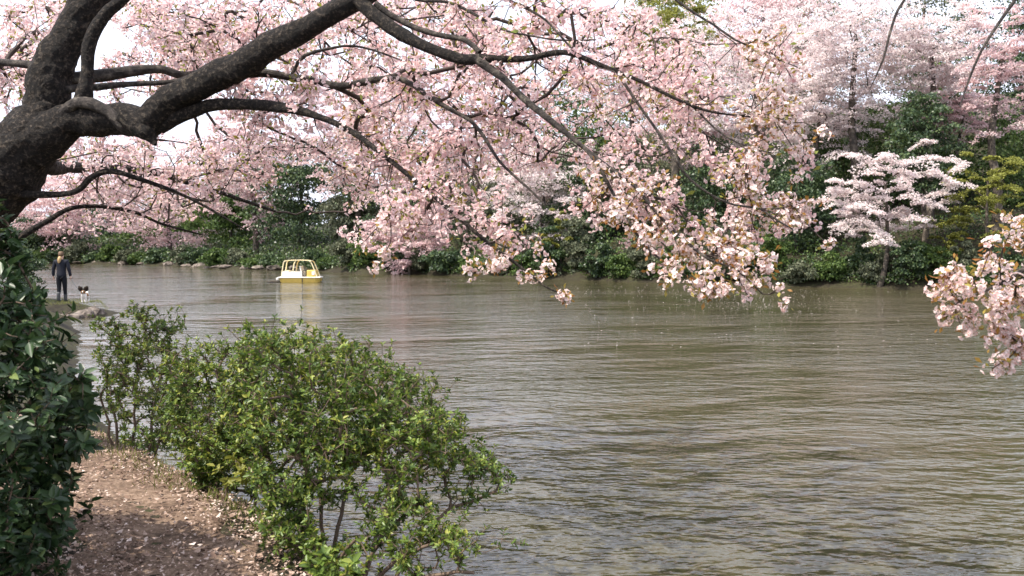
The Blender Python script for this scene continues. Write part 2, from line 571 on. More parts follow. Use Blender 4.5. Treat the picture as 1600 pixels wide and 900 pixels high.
class Skeleton:
    """Wood that grows towards given points from the nearest wood already there."""
    def __init__(self, cap=60000):
        self.P = np.zeros((cap, 3))
        self.D = np.zeros((cap, 3))
        self.par = np.full(cap, -1)
        self.fix = np.zeros(cap)      # radius of wood that is built separately
        self.n = 0
        self.chains = []

    def add(self, p, par, d, fix=0.0):
        i = self.n
        self.P[i], self.par[i], self.D[i], self.fix[i] = p, par, d, fix
        self.n += 1
        return i

    def fixed(self, pts, rads, every=1):
        pts = np.asarray(pts)
        T = norm(np.gradient(pts, axis=0))
        last = -1
        for i in range(0, len(pts), every):
            last = self.add(pts[i], last, T[i], rads[i])

    def nearest(self, t, tip_ok=True):
        d = np.linalg.norm(self.P[:self.n] - t, axis=1)
        return int(np.argmin(d + 0.6 * np.minimum(self.fix[:self.n], 0.05) * 0)), d

    def grow(self, targets, step=0.12, sag=0.06, jitter=0.02, order=True, minlen=0.1):
        targets = np.asarray(targets, float)
        if order:
            d0 = np.array([np.min(np.linalg.norm(self.P[:self.n] - t, axis=1)) for t in targets])
            targets = targets[np.argsort(d0)]
        tips = []
        for t in targets:
            d = np.linalg.norm(self.P[:self.n] - t, axis=1)
            al = np.einsum('ij,ij->i', self.D[:self.n], (t - self.P[:self.n])) / np.maximum(d, 1e-6)
            q = int(np.argmin(d * (1.35 - 0.35 * al)))
            L = d[q]
            if L < minlen:
                tips.append((q, q))
                continue
            c = self.P[q] + self.D[q] * L * 0.38 + np.array([0, 0, sag * L])
            m = max(2, int(L / step))
            last = q
            ch = [q]
            prev = self.P[q]
            for k in range(1, m + 1):
                s = k / m
                p = (1 - s) ** 2 * self.P[q] + 2 * s * (1 - s) * c + s * s * t
                if k < m:
                    p = p + rng.normal(size=3) * jitter * min(L, 1.0)
                dd = p - prev
                prev = p
                last = self.add(p, last, dd / max(np.linalg.norm(dd), 1e-9))
                ch.append(last)
            self.chains.append(ch)
            tips.append((ch[0], last))
        return tips

    def radii(self, r0=0.0022, e=0.5):
        c = np.zeros(self.n)
        has = np.zeros(self.n, bool)
        has[self.par[:self.n][self.par[:self.n] >= 0]] = True
        c[~has] = 1
        for i in range(self.n - 1, -1, -1):
            if self.par[i] >= 0:
                c[self.par[i]] += c[i]
        return r0 * np.maximum(c, 1) ** e

    def wood(self, name, r0=0.0022, e=0.5, sides=5, rmax=1.0):
        r = np.minimum(self.radii(r0, e), rmax)
        for i in range(self.n):
            p = self.par[i]
            if p >= 0 and self.fix[i] == 0:
                r[i] = min(r[i], self.fix[p] * 0.8 if self.fix[p] > 0 else r[p])
        V, Q = [], []
        for ch in self.chains:
            rr = r[ch].copy()
            f = self.fix[ch[0]]
            rr[0] = min(r[ch[1]] * 1.15, max(f, r[ch[1]]) if f else 9)
            tube(V, Q, self.P[ch], rr, sides)
        return join(name, V, Q)


# ------------------------------------------------------------------ blossom clusters
def flower_block(c, nrm, size, petals=5):
    """One flower facing nrm at c -> (V, Q) of cupped petals."""
    nrm = np.asarray(nrm, float)
    a = np.cross(nrm, [0.3, 0.5, 0.8])
    a /= np.linalg.norm(a)
    b = np.cross(nrm, a)
    th = np.arange(petals) * 2 * math.pi / petals + rng.random() * 6
    ax = np.cos(th)[:, None] * a + np.sin(th)[:, None] * b
    sd = -np.sin(th)[:, None] * a + np.cos(th)[:, None] * b
    cup = rng.uniform(0.2, 0.7)
    A = norm(ax + nrm * cup) * size * rng.uniform(0.9, 1.1, (petals, 1))
    P = np.repeat(np.asarray(c)[None], petals, 0) + ax * size * 0.08
    return leaf_quads(P, A, sd * size * 0.48, fold=0.25)


def cluster_mesh(name, flowers=9, rad=0.05, fsize=0.021, leaves=0):
    V, Q, n = [], [], 0
    dirs = rand_dirs(flowers)
    dirs[:, 2] -= 0.15
    dirs = norm(dirs)
    for d in dirs:
        v, q = flower_block(d * rad * rng.uniform(0.75, 1.1), norm(d + rng.normal(size=3) * 0.25), fsize * rng.uniform(0.85, 1.15))
        V.append(v)
        Q.append(q + n)
        n += len(v)
    if leaves:       # flower stalks from the shared bud
        for v in list(V):
            c = v.reshape(-1, 4, 3)[:, 0].mean(0)
            w = perp(c[None])[0] * 0.0015
            V.append(np.array([w, -w, c - w, c + w]))
            Q.append(np.arange(4)[None] + n)
            n += 4
    return np.concatenate(V), np.concatenate(Q)


CLUSTERS_NEAR = [cluster_mesh('c', 13, 0.046, 0.0175) for _ in range(9)]
CLUSTERS_MID = [cluster_mesh('c', 8, 0.05, 0.019) for _ in range(9)]


def rot_from(z, spin):
    z = z / np.linalg.norm(z)
    a = np.cross(z, [0.13, 0.71, 0.69])
    a /= np.linalg.norm(a)
    b = np.cross(z, a)
    c, s = math.cos(spin), math.sin(spin)
    return np.stack([a * c + b * s, -a * s + b * c, z], 1)


def scatter(protos, P, scales):
    Vs, Qs, n = [], [], 0
    idx = rng.integers(0, len(protos), len(P))
    for k, (V, Q) in enumerate(protos):
        sel = np.where(idx == k)[0]
        for i in sel:
            Rm = rot_from(rng.normal(size=3), rng.random() * 6.28) * scales[i]
            Vs.append(V @ Rm.T + P[i])
            Qs.append(Q + n)
            n += len(V)
    return np.concatenate(Vs), np.concatenate(Qs)


def in_poly(pts, poly):
    poly = np.asarray(poly, float)
    ins = np.zeros(len(pts), bool)
    for a, b in zip(poly, np.roll(poly, -1, 0)):
        c = (a[1] > pts[:, 1]) != (b[1] > pts[:, 1])
        with np.errstate(divide='ignore', invalid='ignore'):
            xi = (b[0] - a[0]) * (pts[:, 1] - a[1]) / (b[1] - a[1]) + a[0]
        ins ^= c & (pts[:, 0] < xi)
    return ins


def poly_targets(poly, n, y0, y1, pw=1.0):
    poly = np.asarray(poly, float)
    lo, hi = poly.min(0), poly.max(0)
    out = []
    while len(out) < n:
        p = lo + rng.random((n * 2, 2)) * (hi - lo)
        out += list(p[in_poly(p, poly)])
    out = np.array(out[:n])
    Y = y0 + (y1 - y0) * rng.random(n) ** pw
    return np.array([at(x, y, d) for (x, y), d in zip(out, Y)])


def spray_twigs(sk, tips, n, lo, hi, droop=0.25, along=0.55):
    """Short flowering side shoots near each tip; returns blossom positions."""
    pos = []
    for q, t in tips:
        base = [t]
        k = t
        for _ in range(4):
            if sk.par[k] >= 0 and sk.fix[sk.par[k]] == 0:
                k = sk.par[k]
                base.append(k)
        pos.append(sk.P[t].copy())
        for _ in range(n):
            b = base[rng.integers(0, len(base))]
            d = sk.D[b] * along + rng.normal(size=3) * 0.55 + np.array([0, 0, -droop])
            d /= np.linalg.norm(d)
            L = rng.uniform(lo, hi)
            last, ch = b, [b]
            for s in (0.5, 1.0):
                p = sk.P[b] + d * L * s + np.array([0, 0, -droop * 0.25 * L * s * s]) + rng.normal(size=3) * 0.012
                last = sk.add(p, last, d)
                ch.append(last)
                if s == 1.0 or rng.random() < 0.6:
                    pos.append(p + rng.normal(size=3) * 0.02)
            sk.chains.append(ch)
    return np.array(pos)


def young_leaves(P, n_each, length, spread=0.07):
    P = np.repeat(P, n_each, 0)
    n = len(P)
    A = rand_dirs(n) * (length * rng.uniform(0.6, 1.2, (n, 1)))
    B = perp(A) * np.linalg.norm(A, axis=1, keepdims=True) * 0.22
    return leaf_quads(P + norm(A) * spread * rng.random((n, 1)), A, B, fold=0.5)


# ------------------------------------------------------------------ the near cherry tree over the water
def limb_px(pts):
    """[(px, py, Y, width_px), ...] -> world points, radii."""
    P = [at(a, b, y) for a, b, y, w in pts]
    r = [w * 0.5 * y / F for a, b, y, w in pts]
    return P, r


TRUNK_BASE = at(-150, 700, 7.3)
tb = (TRUNK_BASE[0], TRUNK_BASE[1])
MAIN_LIMBS = {
    'trunk': [(-165, 760, 7.3, 150), (-135, 560, 7.25, 130), (-92, 420, 7.15, 122), (-42, 340, 7.05, 120), (8, 270, 7.0, 126), (52, 218, 6.95, 118), (80, 185, 6.95, 96), (92, 160, 6.95, 80)],
    'leader': [(60, 215, 6.98, 112), (76, 165, 6.98, 92), (86, 110, 6.98, 78), (110, 55, 7.0, 68), (146, 0, 7.0, 62), (185, -70, 7.05, 54), (230, -170, 7.1, 42), (260, -300, 7.2, 26)],
    'bough': [(50, 226, 6.9, 100), (112, 194, 6.85, 72), (170, 190, 6.8, 62), (205, 192, 6.75, 62), (228, 194, 6.7, 60), (255, 168, 6.66, 58), (283, 148, 6.6, 55), (367, 106, 6.45, 56), (433, 66, 6.3, 50), (534, 13, 6.1, 42), (610, -30, 6.0, 36), (720, -100, 5.8, 28), (850, -160, 5.6, 18)],
    'knot': [(196, 180, 6.66, 40), (215, 196, 6.64, 40), (230, 208, 6.62, 34), (238, 218, 6.62, 18), (243, 226, 6.58, 6)],
    'second_stem': [(118, 190, 6.8, 44), (132, 150, 6.78, 36), (136, 120, 6.78, 26), (140, 67, 6.78, 25), (165, 25, 6.78, 24), (195, -5, 6.75, 22), (245, -60, 6.7, 16), (300, -120, 6.6, 8)],
    'root_arm': [(100, 175, 6.76, 20), (118, 160, 6.72, 20), (145, 163, 6.68, 20), (172, 178, 6.66, 20), (192, 196, 6.66, 22), (212, 206, 6.68, 16)],
    'limb_low_arch': [(250, 195, 6.7, 34), (277, 182, 6.66, 30), (320, 167, 6.6, 25), (367, 163, 6.5, 23), (433, 167, 6.4, 20), (500, 183, 6.2, 13), (550, 207, 6.1, 12), (600, 243, 5.95, 11), (667, 297, 5.8, 9), (717, 340, 5.65, 8), (767, 383, 5.5, 7), (817, 420, 5.4, 5), (851, 447, 5.3, 4), (880, 460, 5.25, 2.5)],
    'limb_arching': [(560, 0, 6.05, 30), (577, 17, 6.0, 28), (617, 47, 5.9, 27), (667, 73, 5.8, 23), (721, 92, 5.7, 21), (751, 92, 5.65, 19), (817, 92, 5.6, 12), (881, 82, 5.5, 11), (934, 100, 5.45, 9), (1001, 127, 5.4, 7.5), (1068, 160, 5.3, 6), (1123, 177, 5.25, 4.5), (1200, 183, 5.2, 3)],
    'limb_falling': [(745, 90, 5.65, 17), (774, 110, 5.6, 14), (794, 127, 5.55, 12), (828, 163, 5.5, 11), (868, 197, 5.4, 10), (918, 233, 5.3, 8), (968, 273, 5.25, 7), (990, 292, 5.2, 6), (1022, 328, 5.15, 5.5), (1059, 363, 5.1, 5), (1096, 397, 5.05, 4.5), (1120, 412, 5.0, 4), (1152, 424, 5.0, 3), (1193, 459, 4.95, 2.5)],
    'limb_fork': [(918, 233, 5.3, 6), (939, 265, 5.2, 6), (964, 316, 5.15, 5), (993, 365, 5.05, 4.5), (1017, 392, 5.0, 4), (1052, 416, 4.95, 3), (1090, 440, 4.9, 2.5)],
    'limb_upper': [(585, 8, 6.0, 13), (634, 37, 5.95, 11), (694, 55, 5.8, 9), (724, 62, 5.75, 9), (750, 84, 5.66, 9)],
    'limb_middle': [(350, 118, 6.6, 15), (407, 113, 6.6, 14), (457, 123, 6.6, 13), (500, 128, 6.55, 12), (534, 133, 6.5, 12), (584, 125, 6.4, 11), (634, 127, 6.3, 9.5), (661, 143, 6.25, 8.5), (707, 173, 6.15, 7.5), (734, 190, 6.1, 7), (761, 220, 6.0, 6), (781, 250, 5.95, 5), (828, 298, 5.85, 4), (851, 323, 5.8, 3)],
    'limb_middle_side': [(455, 122, 6.6, 8), (462, 105, 6.6, 7), (478, 86, 6.6, 6), (510, 75, 6.65, 5), (550, 72, 6.7, 4), (610, 88, 6.7, 3)],
    'limb_behind': [(88, 126, 7.0, 22), (120, 121, 7.1, 22), (157, 117, 7.2, 21), (200, 112, 7.3, 20), (253, 110, 7.4, 15), (290, 117, 7.45, 12), (340, 100, 7.6, 9), (420, 60, 7.8, 6), (500, 20, 8.0, 4)],
    'limb_behind_thin': [(100, 142, 6.95, 14), (150, 135, 7.0, 12), (217, 132, 7.05, 9), (283, 123, 7.1, 8), (350, 96, 7.3, 6), (430, 90, 7.5, 4)],
    'limb_back': [(60, 104, 7.0, 15), (30, 101, 7.1, 14), (0, 97, 7.2, 13), (-60, 85, 7.3, 12), (-160, 60, 7.5, 8)],
    'limb_low': [(-25, 300, 6.98, 24), (10, 302, 6.95, 20), (43, 304, 6.9, 14), (100, 303, 6.85, 12), (125, 295, 6.85, 12), (143, 277, 6.85, 12), (173, 267, 6.85, 11), (217, 280, 6.9, 9), (267, 297, 7.0, 7), (320, 322, 7.1, 5), (385, 360, 7.2, 3)],
    'limb_lowest': [(-80, 432, 7.15, 26), (-40, 418, 7.2, 22), (0, 392, 7.3, 17), (30, 373, 7.4, 15), (67, 350, 7.6, 12), (107, 327, 7.8, 9), (160, 323, 8.0, 7.5), (213, 333, 8.2, 6.5), (253, 350, 8.4, 5), (317, 367, 8.6, 3)],
    'limb_thin_drop': [(971, 118, 5.42, 6), (1001, 167, 5.35, 5), (1035, 220, 5.25, 4.5), (1064, 260, 5.2, 4.5), (1081, 280, 5.2, 4), (1113, 304, 5.15, 4), (1147, 320, 5.1, 3.5), (1186, 328, 5.1, 3), (1218, 348, 5.05, 3), (1250, 363, 5.0, 2)],
    'limb_top': [(610, -30, 6.0, 12), (650, 0, 5.95, 6), (701, 5, 5.9, 5), (741, 20, 5.8, 4.5), (790, 48, 5.7, 4), (860, 62, 5.6, 3), (930, 60, 5.5, 2.5)],
    'limb_topmost': [(720, -100, 5.8, 14), (770, -20, 5.7, 7), (794, 2, 5.65, 5), (824, 13, 5.6, 5), (854, 30, 5.55, 4), (881, 62, 5.5, 4), (898, 84, 5.48, 3)],
    'limb_high': [(850, -160, 5.6, 14), (960, -70, 5.5, 7), (1066, 7, 5.4, 5), (1116, 37, 5.35, 4), (1146, 60, 5.3, 3.5), (1179, 77, 5.3, 2.5)],
    'limb_side_drop': [(1068, 160, 5.3, 5), (1089, 172, 5.3, 4), (1119, 200, 5.25, 3.5), (1156, 223, 5.2, 3), (1206, 240, 5.15, 2)],
    'limb_hidden_over': [(185, -70, 7.05, 36), (320, -90, 7.8, 28), (480, -60, 8.6, 20), (640, -20, 9.2, 13), (800, 60, 9.6, 8), (930, 150, 9.8, 5)],
    'limb_deep': [(62, 255, 7.05, 40), (90, 262, 7.9, 26), (150, 262, 9.0, 17), (240, 270, 10.2, 12), (340, 300, 11.2, 9), (430, 330, 12.0, 5)],
}
main_tree = thing('cherry_tree', (float(tb[0]), float(tb[1]), gz(*tb) - 0.05), 'large dark-barked cherry tree leaning over the pond with spreading pink boughs', 'tree')
ML = np.array(main_tree.location)
msk = Skeleton()
for nm, pts in MAIN_LIMBS.items():
    P, r = limb_px(pts)
    if nm == 'trunk':
        P[0] = np.array([P[0][0], P[0][1], gz(P[0][0], P[0][1]) - 0.1])
    big = max(r) > 0.06
    r = [v * (0.76 if big else 0.9) for v in r]
    Pr, Rr = resample(P, r, 0.028 if big else 0.06)
    jit = np.cumsum(rng.normal(size=(len(Pr), 3)), 0) * 0.0
    V, Q = [], []
    if big and nm not in ('knot', 'root_arm'):   # angular bends of old wood
        kx = np.array([[mnoise.noise(Vector(p) * 2.6 + Vector((c_, 7, 3))) for c_ in (0, 20, 40)] for p in Pr])
        Pr = Pr + kx * (Rr[:, None] * 0.30)
    if not big:      # slight crookedness at every node of a thin limb
        k = np.sin(np.linspace(0, len(Pr) * 0.55, len(Pr)) + rng.random() * 6)
        Pr = Pr + np.stack([k * 0.008, k * 0.0, np.roll(k, 3) * 0.008], 1)
    tube(V, Q, Pr - ML, Rr, 52 if big else 9, rough=0.19 if big else 0.16, seed=rng.random() * 10)
    obj('trunk' if nm == 'trunk' else 'limb', join('limb', V, Q), M_bark if big else M_limb, main_tree)
    msk.fixed(Pr, Rr, 4 if big else 1)

REG = [  # polygon in the photograph, sprays, nearest and farthest distance
    ([(215, 0), (330, 20), (330, 110), (280, 110), (240, 60)], 50, 8.5, 12, 1.0),
    ([(185, 0), (240, 0), (265, 100), (175, 105)], 40, 9.5, 13, 1.0),
    ([(150, 90), (330, 90), (330, 160), (160, 160)], 34, 9.5, 12, 1.0),
    ([(0, 0), (140, 0), (60, 130), (0, 240)], 36, 8.5, 12, 1.0),
    ([(0, 0), (150, 0), (110, 60), (40, 150), (0, 170)], 55, 7.2, 11, 1.0),
    ([(200, 0), (600, 0), (520, 60), (420, 90), (330, 110), (290, 120), (240, 50)], 165, 7.0, 11, 1.0),
    ([(430, 60), (560, 0), (700, 0), (820, 90), (700, 120), (560, 200), (380, 200), (330, 160)], 165, 6.4, 10, 1.0),
    ([(640, 0), (960, 0), (1070, 60), (1170, 150), (1060, 180), (900, 100), (760, 110)], 140, 5.4, 9, 1.0),
    ([(60, 230), (300, 215), (560, 205), (630, 300), (560, 330), (470, 250), (410, 280), (300, 340), (170, 350), (90, 330)], 235, 7.4, 13, 1.0),
    ([(560, 110), (780, 100), (940, 235), (970, 270), (890, 255), (790, 265), (700, 285), (600, 280), (540, 210)], 185, 6.0, 10, 1.0),
    ([(800, 110), (920, 105), (1080, 175), (1180, 230), (1190, 300), (1080, 260), (960, 245), (880, 190)], 56, 5.2, 8.5, 1.0),
    ([(520, 190), (600, 220), (700, 285), (790, 350), (850, 385), (885, 410), (860, 420), (760, 368), (660, 345), (590, 380), (565, 405), (555, 370), (620, 310)], 46, 5.2, 6.6, 1.0),
    ([(970, 310), (1060, 275), (1130, 300), (1190, 365), (1200, 405), (1150, 428), (1060, 415), (1000, 398), (985, 360)], 36, 4.9, 5.9, 1.0),
    ([(930, 265), (990, 270), (1000, 330), (965, 340), (935, 310)], 12, 5.1, 5.6, 1.0),
    ([(1150, 150), (1260, 170), (1260, 240), (1160, 230)], 14, 5.0, 5.6, 1.0),
    ([(1150, 50), (1235, 70), (1225, 120), (1150, 90)], 10, 5.2, 5.7, 1.0),
    ([(1150, 240), (1260, 320), (1285, 355), (1200, 345), (1120, 290)], 16, 5.0, 5.6, 1.0),
]
TIPS = [(735, 447, 5.3), (752, 440, 5.3), (772, 432, 5.35), (765, 415, 5.4), (838, 425, 5.35), (856, 438, 5.3), (882, 452, 5.25), (890, 464, 5.2), (836, 395, 5.4), (800, 375, 5.5),
        (1006, 425, 4.95), (1020, 430, 4.95), (1040, 458, 4.9), (1056, 432, 4.95), (1085, 460, 4.9), (1105, 462, 4.9), (1128, 470, 4.88), (1142, 473, 4.86), (1118, 455, 4.9), (1200, 462, 4.9), (1218, 466, 4.88),
        (1190, 432, 4.95), (1205, 415, 5.0), (1170, 425, 4.95), (955, 342, 5.1), (978, 375, 5.05), (972, 385, 5.0), (1180, 375, 5.0), (1150, 365, 5.05), (600, 415, 5.6), (578, 420, 5.6), (625, 372, 5.7), (515, 300, 6.2), (540, 195, 6.1), (550, 225, 6.1)]
allt = np.concatenate([poly_targets(p, n, a, b, w) for p, n, a, b, w in REG])
# keep shoots out of the sky gap left of the bough
msk_t = msk.grow(allt, step=0.13, sag=0.05, jitter=0.022)
tipt = msk.grow([at(a_, b_ - 17, c_) for a_, b_, c_ in TIPS], step=0.08, sag=0.04, jitter=0.015)
blos = spray_twigs(msk, msk_t, 2, 0.08, 0.26, droop=0.12)
tipb = spray_twigs(msk, tipt, 1, 0.04, 0.09, droop=0.1)
obj('twigs', msk.wood('twigs', 0.0030, 0.46, 5, 0.02), M_twig, main_tree, 'stuff').location = -ML

# the blossom clusters that show largest, one object each
near_first = np.argsort(blos[:, 1])
n_ind = 300 - len(tipb)
ind = np.concatenate([tipb, blos[near_first[:n_ind]]])
rest = blos[near_first[n_ind:]]
CL_ME = []
for k in range(10):
    V, Q = cluster_mesh('blossom_cluster', 14, 0.042, 0.017, 1)
    me = quad_mesh('blossom_cluster', V, Q)
    me.materials.append(M_petal_orange)
    me.materials.append(M_young)
    for p in list(me.polygons)[-14:]:
        p.material_index = 1
    CL_ME.append(me)


def place_clusters(P, parent, base):
    for p in P:
        o = bpy.data.objects.new('blossom_cluster', CL_ME[rng.integers(0, 10)])
        COL.objects.link(o)
        o.parent = parent
        o.location = p - base
        o.rotation_euler = rng.random(3) * 6.28
        s = rng.uniform(0.62, 1.02)
        o.scale = (s, s, s)


place_clusters(ind, main_tree, ML)
nearer = rest[rest[:, 1] < 6.2]
farther = rest[rest[:, 1] >= 6.2]
V1, Q1 = scatter(CLUSTERS_NEAR, nearer, rng.uniform(0.62, 1.05, len(nearer)))
V2, Q2 = scatter(CLUSTERS_MID, farther, rng.uniform(0.8, 1.25, len(farther)))
obj('blossom', quad_mesh('blossom', np.concatenate([V1, V2]) - ML, np.concatenate([Q1, Q2 + len(V1)])), M_petal, main_tree, 'stuff')
sel = rest[rng.random(len(rest)) < 0.6]
V, Q = young_leaves(sel, 3, 0.05)
obj('young_leaves', quad_mesh('young_leaves', V - ML, Q), M_young, main_tree, 'stuff')
V, Q = young_leaves(ind, 5, 0.04, 0.05)
obj('bronze_leaves', quad_mesh('bronze_leaves', V - ML, Q), M_bronze, main_tree, 'stuff')

# ------------------------------------------------------------------ second cherry, its boughs reaching in at the right
tx, ty = 5.2, 1.2
right_tree = thing('cherry_tree', (tx, ty, gz(tx, ty) - 0.05), 'cherry branch hanging in from the right edge with pale blossom and bronze leaves', 'tree')
RL = np.array(right_tree.location)
rsk = Skeleton(30000)
RB = {
    'trunk': ([(5.2, 1.2, RL[2] - 0.1), (5.25, 1.25, 1.3), (5.1, 1.5, 2.2), (5.0, 1.9, 2.9)], [0.24, 0.19, 0.17, 0.15]),
    'limb': ([(5.0, 1.9, 2.9), (4.7, 2.8, 3.3), (4.3, 3.7, 3.2), (3.8, 4.3, 2.75), tuple(at(1640, 400, 4.6)), tuple(at(1570, 440, 4.55)), tuple(at(1500, 470, 4.5))], [0.10, 0.07, 0.045, 0.03, 0.016, 0.009, 0.004]),
    'limb_b': ([(5.0, 1.9, 2.9), (4.8, 2.4, 3.7), (4.3, 3.2, 4.3), (3.6, 4.2, 4.4), tuple(at(1480, -70, 5.2)), tuple(at(1413, 0, 5.2)), tuple(at(1393, 43, 5.15)), tuple(at(1380, 93, 5.1)), tuple(at(1360, 137, 5.1))], [0.11, 0.09, 0.06, 0.035, 0.012, 0.0085, 0.0075, 0.006, 0.002]),
    'limb_c': ([(4.3, 3.2, 4.3), (3.9, 4.2, 4.2), tuple(at(1620, -50, 5.0)), tuple(at(1586, 0, 5.0)), tuple(at(1560, 37, 4.95)), tuple(at(1533, 80, 4.9)), tuple(at(1513, 127, 4.9)), tuple(at(1500, 167, 4.85))], [0.05, 0.03, 0.012, 0.009, 0.008, 0.007, 0.006, 0.003]),
    'limb_d': ([tuple(at(1640, 400, 4.6)), tuple(at(1620, 480, 4.5)), tuple(at(1590, 545, 4.45)), tuple(at(1565, 566, 4.4))], [0.012, 0.009, 0.006, 0.003]),
}
for nm, (P, r) in RB.items():
    Pr, Rr = resample(P, r, 0.06)
    V, Q = [], []
    tube(V, Q, Pr - RL, Rr, 10, rough=0.1, seed=rng.random() * 9)
    obj('trunk' if nm == 'trunk' else 'limb', join('limb', V, Q), M_bark if nm == 'trunk' else M_limb, right_tree)
    rsk.fixed(Pr, Rr)
rt = np.concatenate([poly_targets([(1605, 320), (1565, 335), (1545, 390), (1480, 425), (1475, 450), (1520, 470), (1560, 490), (1605, 500)], 36, 4.25, 4.9),
                     poly_targets([(1480, 490), (1500, 485), (1530, 500), (1600, 520), (1600, 540), (1530, 515)], 10, 4.3, 4.6),
                     np.array([at(1562, 570, 4.4), at(1578, 540, 4.4), at(1590, 520, 4.42), at(1476, 500, 4.5), at(1490, 508, 4.45), at(1555, 500, 4.4), at(1480, 440, 4.5), at(1500, 420, 4.5)])])
rtips = rsk.grow(rt, step=0.08, sag=0.05, jitter=0.015)
rblos = spray_twigs(rsk, rtips, 1, 0.04, 0.11, droop=0.1)
obj('twigs', rsk.wood('twigs', 0.0024, 0.46, 5, 0.012), M_twig, right_tree, 'stuff').location = -RL
rpy = 390 - F * (rblos[:, 2] - EYE[2]) / rblos[:, 1]
rkeep = rblos[(rpy > 415) | (rng.random(len(rblos)) < 0.4)]
place_clusters(rkeep[:300], right_tree, RL)
V, Q = young_leaves(np.concatenate([rblos, rblos[rpy < 405]]), 3, 0.042, 0.06)
obj('bronze_leaves', quad_mesh('bronze_leaves', V - RL, Q), M_bronze, right_tree, 'stuff')

# ------------------------------------------------------------------ trees and shrubs of the far bank
def far_tree(name, label, cat, px, Y, top, width, mat, style, group, leaves=15000, low=None, trunk=True, size=None, lobes=None, lean=0.0):
    """px, top, width as they read in the photograph at distance Y. style: 'layer' (cherry, maple) or 'clump'."""
    X = (px - 800.0) / F * Y
    z0 = gz(X, Y) - 0.1
    H = EYE[2] + (390.0 - top) / F * Y - z0
    W = width / F * Y
    zl = (EYE[2] + (390.0 - low) / F * Y - z0) if low is not None else 0.25 * H
    root = thing(name, (X, Y, z0), label, cat, group)
    D = W * 0.8
    cz = (H + zl) / 2
    hz = (H - zl) / 2
    n = lobes or int(34 + W * 3.0)
    d = rand_dirs(n)
    rr = rng.random(n) ** 0.45
    C = d * rr[:, None] * np.array([W / 2 * 0.88, D / 2 * 0.88, hz * 0.9])
    taper = 1.0 - 0.35 * np.clip(C[:, 2] / hz, 0, 1) if style == 'clump' else 1.0 - 0.15 * np.clip(-C[:, 2] / hz, 0, 1)
    C[:, :2] *= np.asarray(taper)[:, None]
    if style == 'layer':      # foliage lies in loose tiers
        step_ = max(0.7, hz * 0.26)
        tier = np.round(C[:, 2] / step_ + 0.35 * np.sin(C[:, 0] * 0.9 + px)) * step_
        C[:, 2] = np.clip(tier + rng.normal(size=n) * step_ * 0.5, -hz, hz)
    C[:, 2] += cz
    C[:, 0] += lean * (C[:, 2] / H - 0.4) * W
    # wood
    sk = Skeleton(4000)
    th = max(zl * 1.05, H * 0.3)
    tr = max(0.07, 0.016 * H)
    P = [(0, 0, 0), (rng.normal() * 0.1, rng.normal() * 0.1, th * 0.5), (rng.normal() * 0.25 + lean * W * 0.1, rng.normal() * 0.2, th), (rng.normal() * 0.3 + lean * W * 0.2, 0, (th + H) / 2)]
    if trunk:
        Pr, Rr = resample(P, [tr * 1.3, tr, tr * 0.8, tr * 0.4], 0.5)
        V, Q = [], []
        tube(V, Q, Pr, Rr, 8, rough=0.12, seed=rng.random() * 9)
        sk.fixed(Pr, Rr)
        sk.grow(C, step=0.6, sag=0.05, jitter=0.06)
        r = np.minimum(sk.radii(0.012, 0.5), tr * 0.8)
        for ch in sk.chains:
            rc = r[ch].copy()
            rc[0] = rc[1]
            tube(V, Q, sk.P[ch], rc, 4)
        obj('trunk', join('trunk', V, Q), M_farbark, root)
    # crown
    per = max(20, leaves // n)
    s = size or (0.0021 if style == 'layer' else 0.0028) * Y
    if style == 'layer':
        sx, sz = W * 0.085, W * 0.012
        k = np.repeat(np.arange(n), per)
        sc = rng.uniform(0.45, 1.35, n)[k]
        q1, q2 = rng.random(n * per) * 6.283, np.sqrt(rng.random(n * per))
        an = (rng.random(n) * 6.283)[k]
        lx, ly = np.cos(q1) * q2 * 1.35, np.sin(q1) * q2 * 0.6 * (1 + 0.5 * np.sin(np.cos(q1) * q2 * 7 + an))
        off = np.stack([(lx * np.cos(an) - ly * np.sin(an)) * sx, (lx * np.sin(an) + ly * np.cos(an)) * sx, rng.normal(size=n * per) * sz * (1.15 - q2)], 1) * sc[:, None]
        off[:, 2] -= 0.22 * (off[:, 0] ** 2 + off[:, 1] ** 2) / max(sx, 0.1)
        tilt = rng.normal(size=(n, 2))[k] * 0.16
        off[:, 2] += off[:, 0] * tilt[:, 0] + off[:, 1] * tilt[:, 1]
        Pp = C[k] + off
        nn = norm(np.array([0, -0.25, 0.8]) + rng.normal(size=(n * per, 3)) * 0.55)
        A = norm(np.cross(nn, rand_dirs(n * per))) * s * rng.uniform(0.8, 1.25, (n * per, 1))
        B = norm(np.cross(nn, A)) * s * 0.5
    else:
        k = np.repeat(np.arange(n), per)
        sr = W * 0.13 * rng.uniform(0.7, 1.35, n)[k]
        dd = rand_dirs(n * per)
        dd[:, 2] = np.abs(dd[:, 2]) * 1.0 - 0.25
        rad = sr * rng.uniform(0.55, 1.05, n * per)
        Pp = C[k] + dd * rad[:, None] * np.array([1.15, 1.15, 0.75])
        nn = norm(dd + rng.normal(size=(n * per, 3)) * 0.6)
        A = np.cross(nn, rand_dirs(n * per))
        A = norm(A) * s * rng.uniform(0.7, 1.5, (n * per, 1))
        B = norm(np.cross(nn, A)) * s * 0.42
    V, Q = leaf_quads(Pp, A, B, fold=0.3)
    obj('blossom' if 'petal' in mat.name else 'crown', quad_mesh('crown', V, Q), mat, root, 'stuff')
    return root


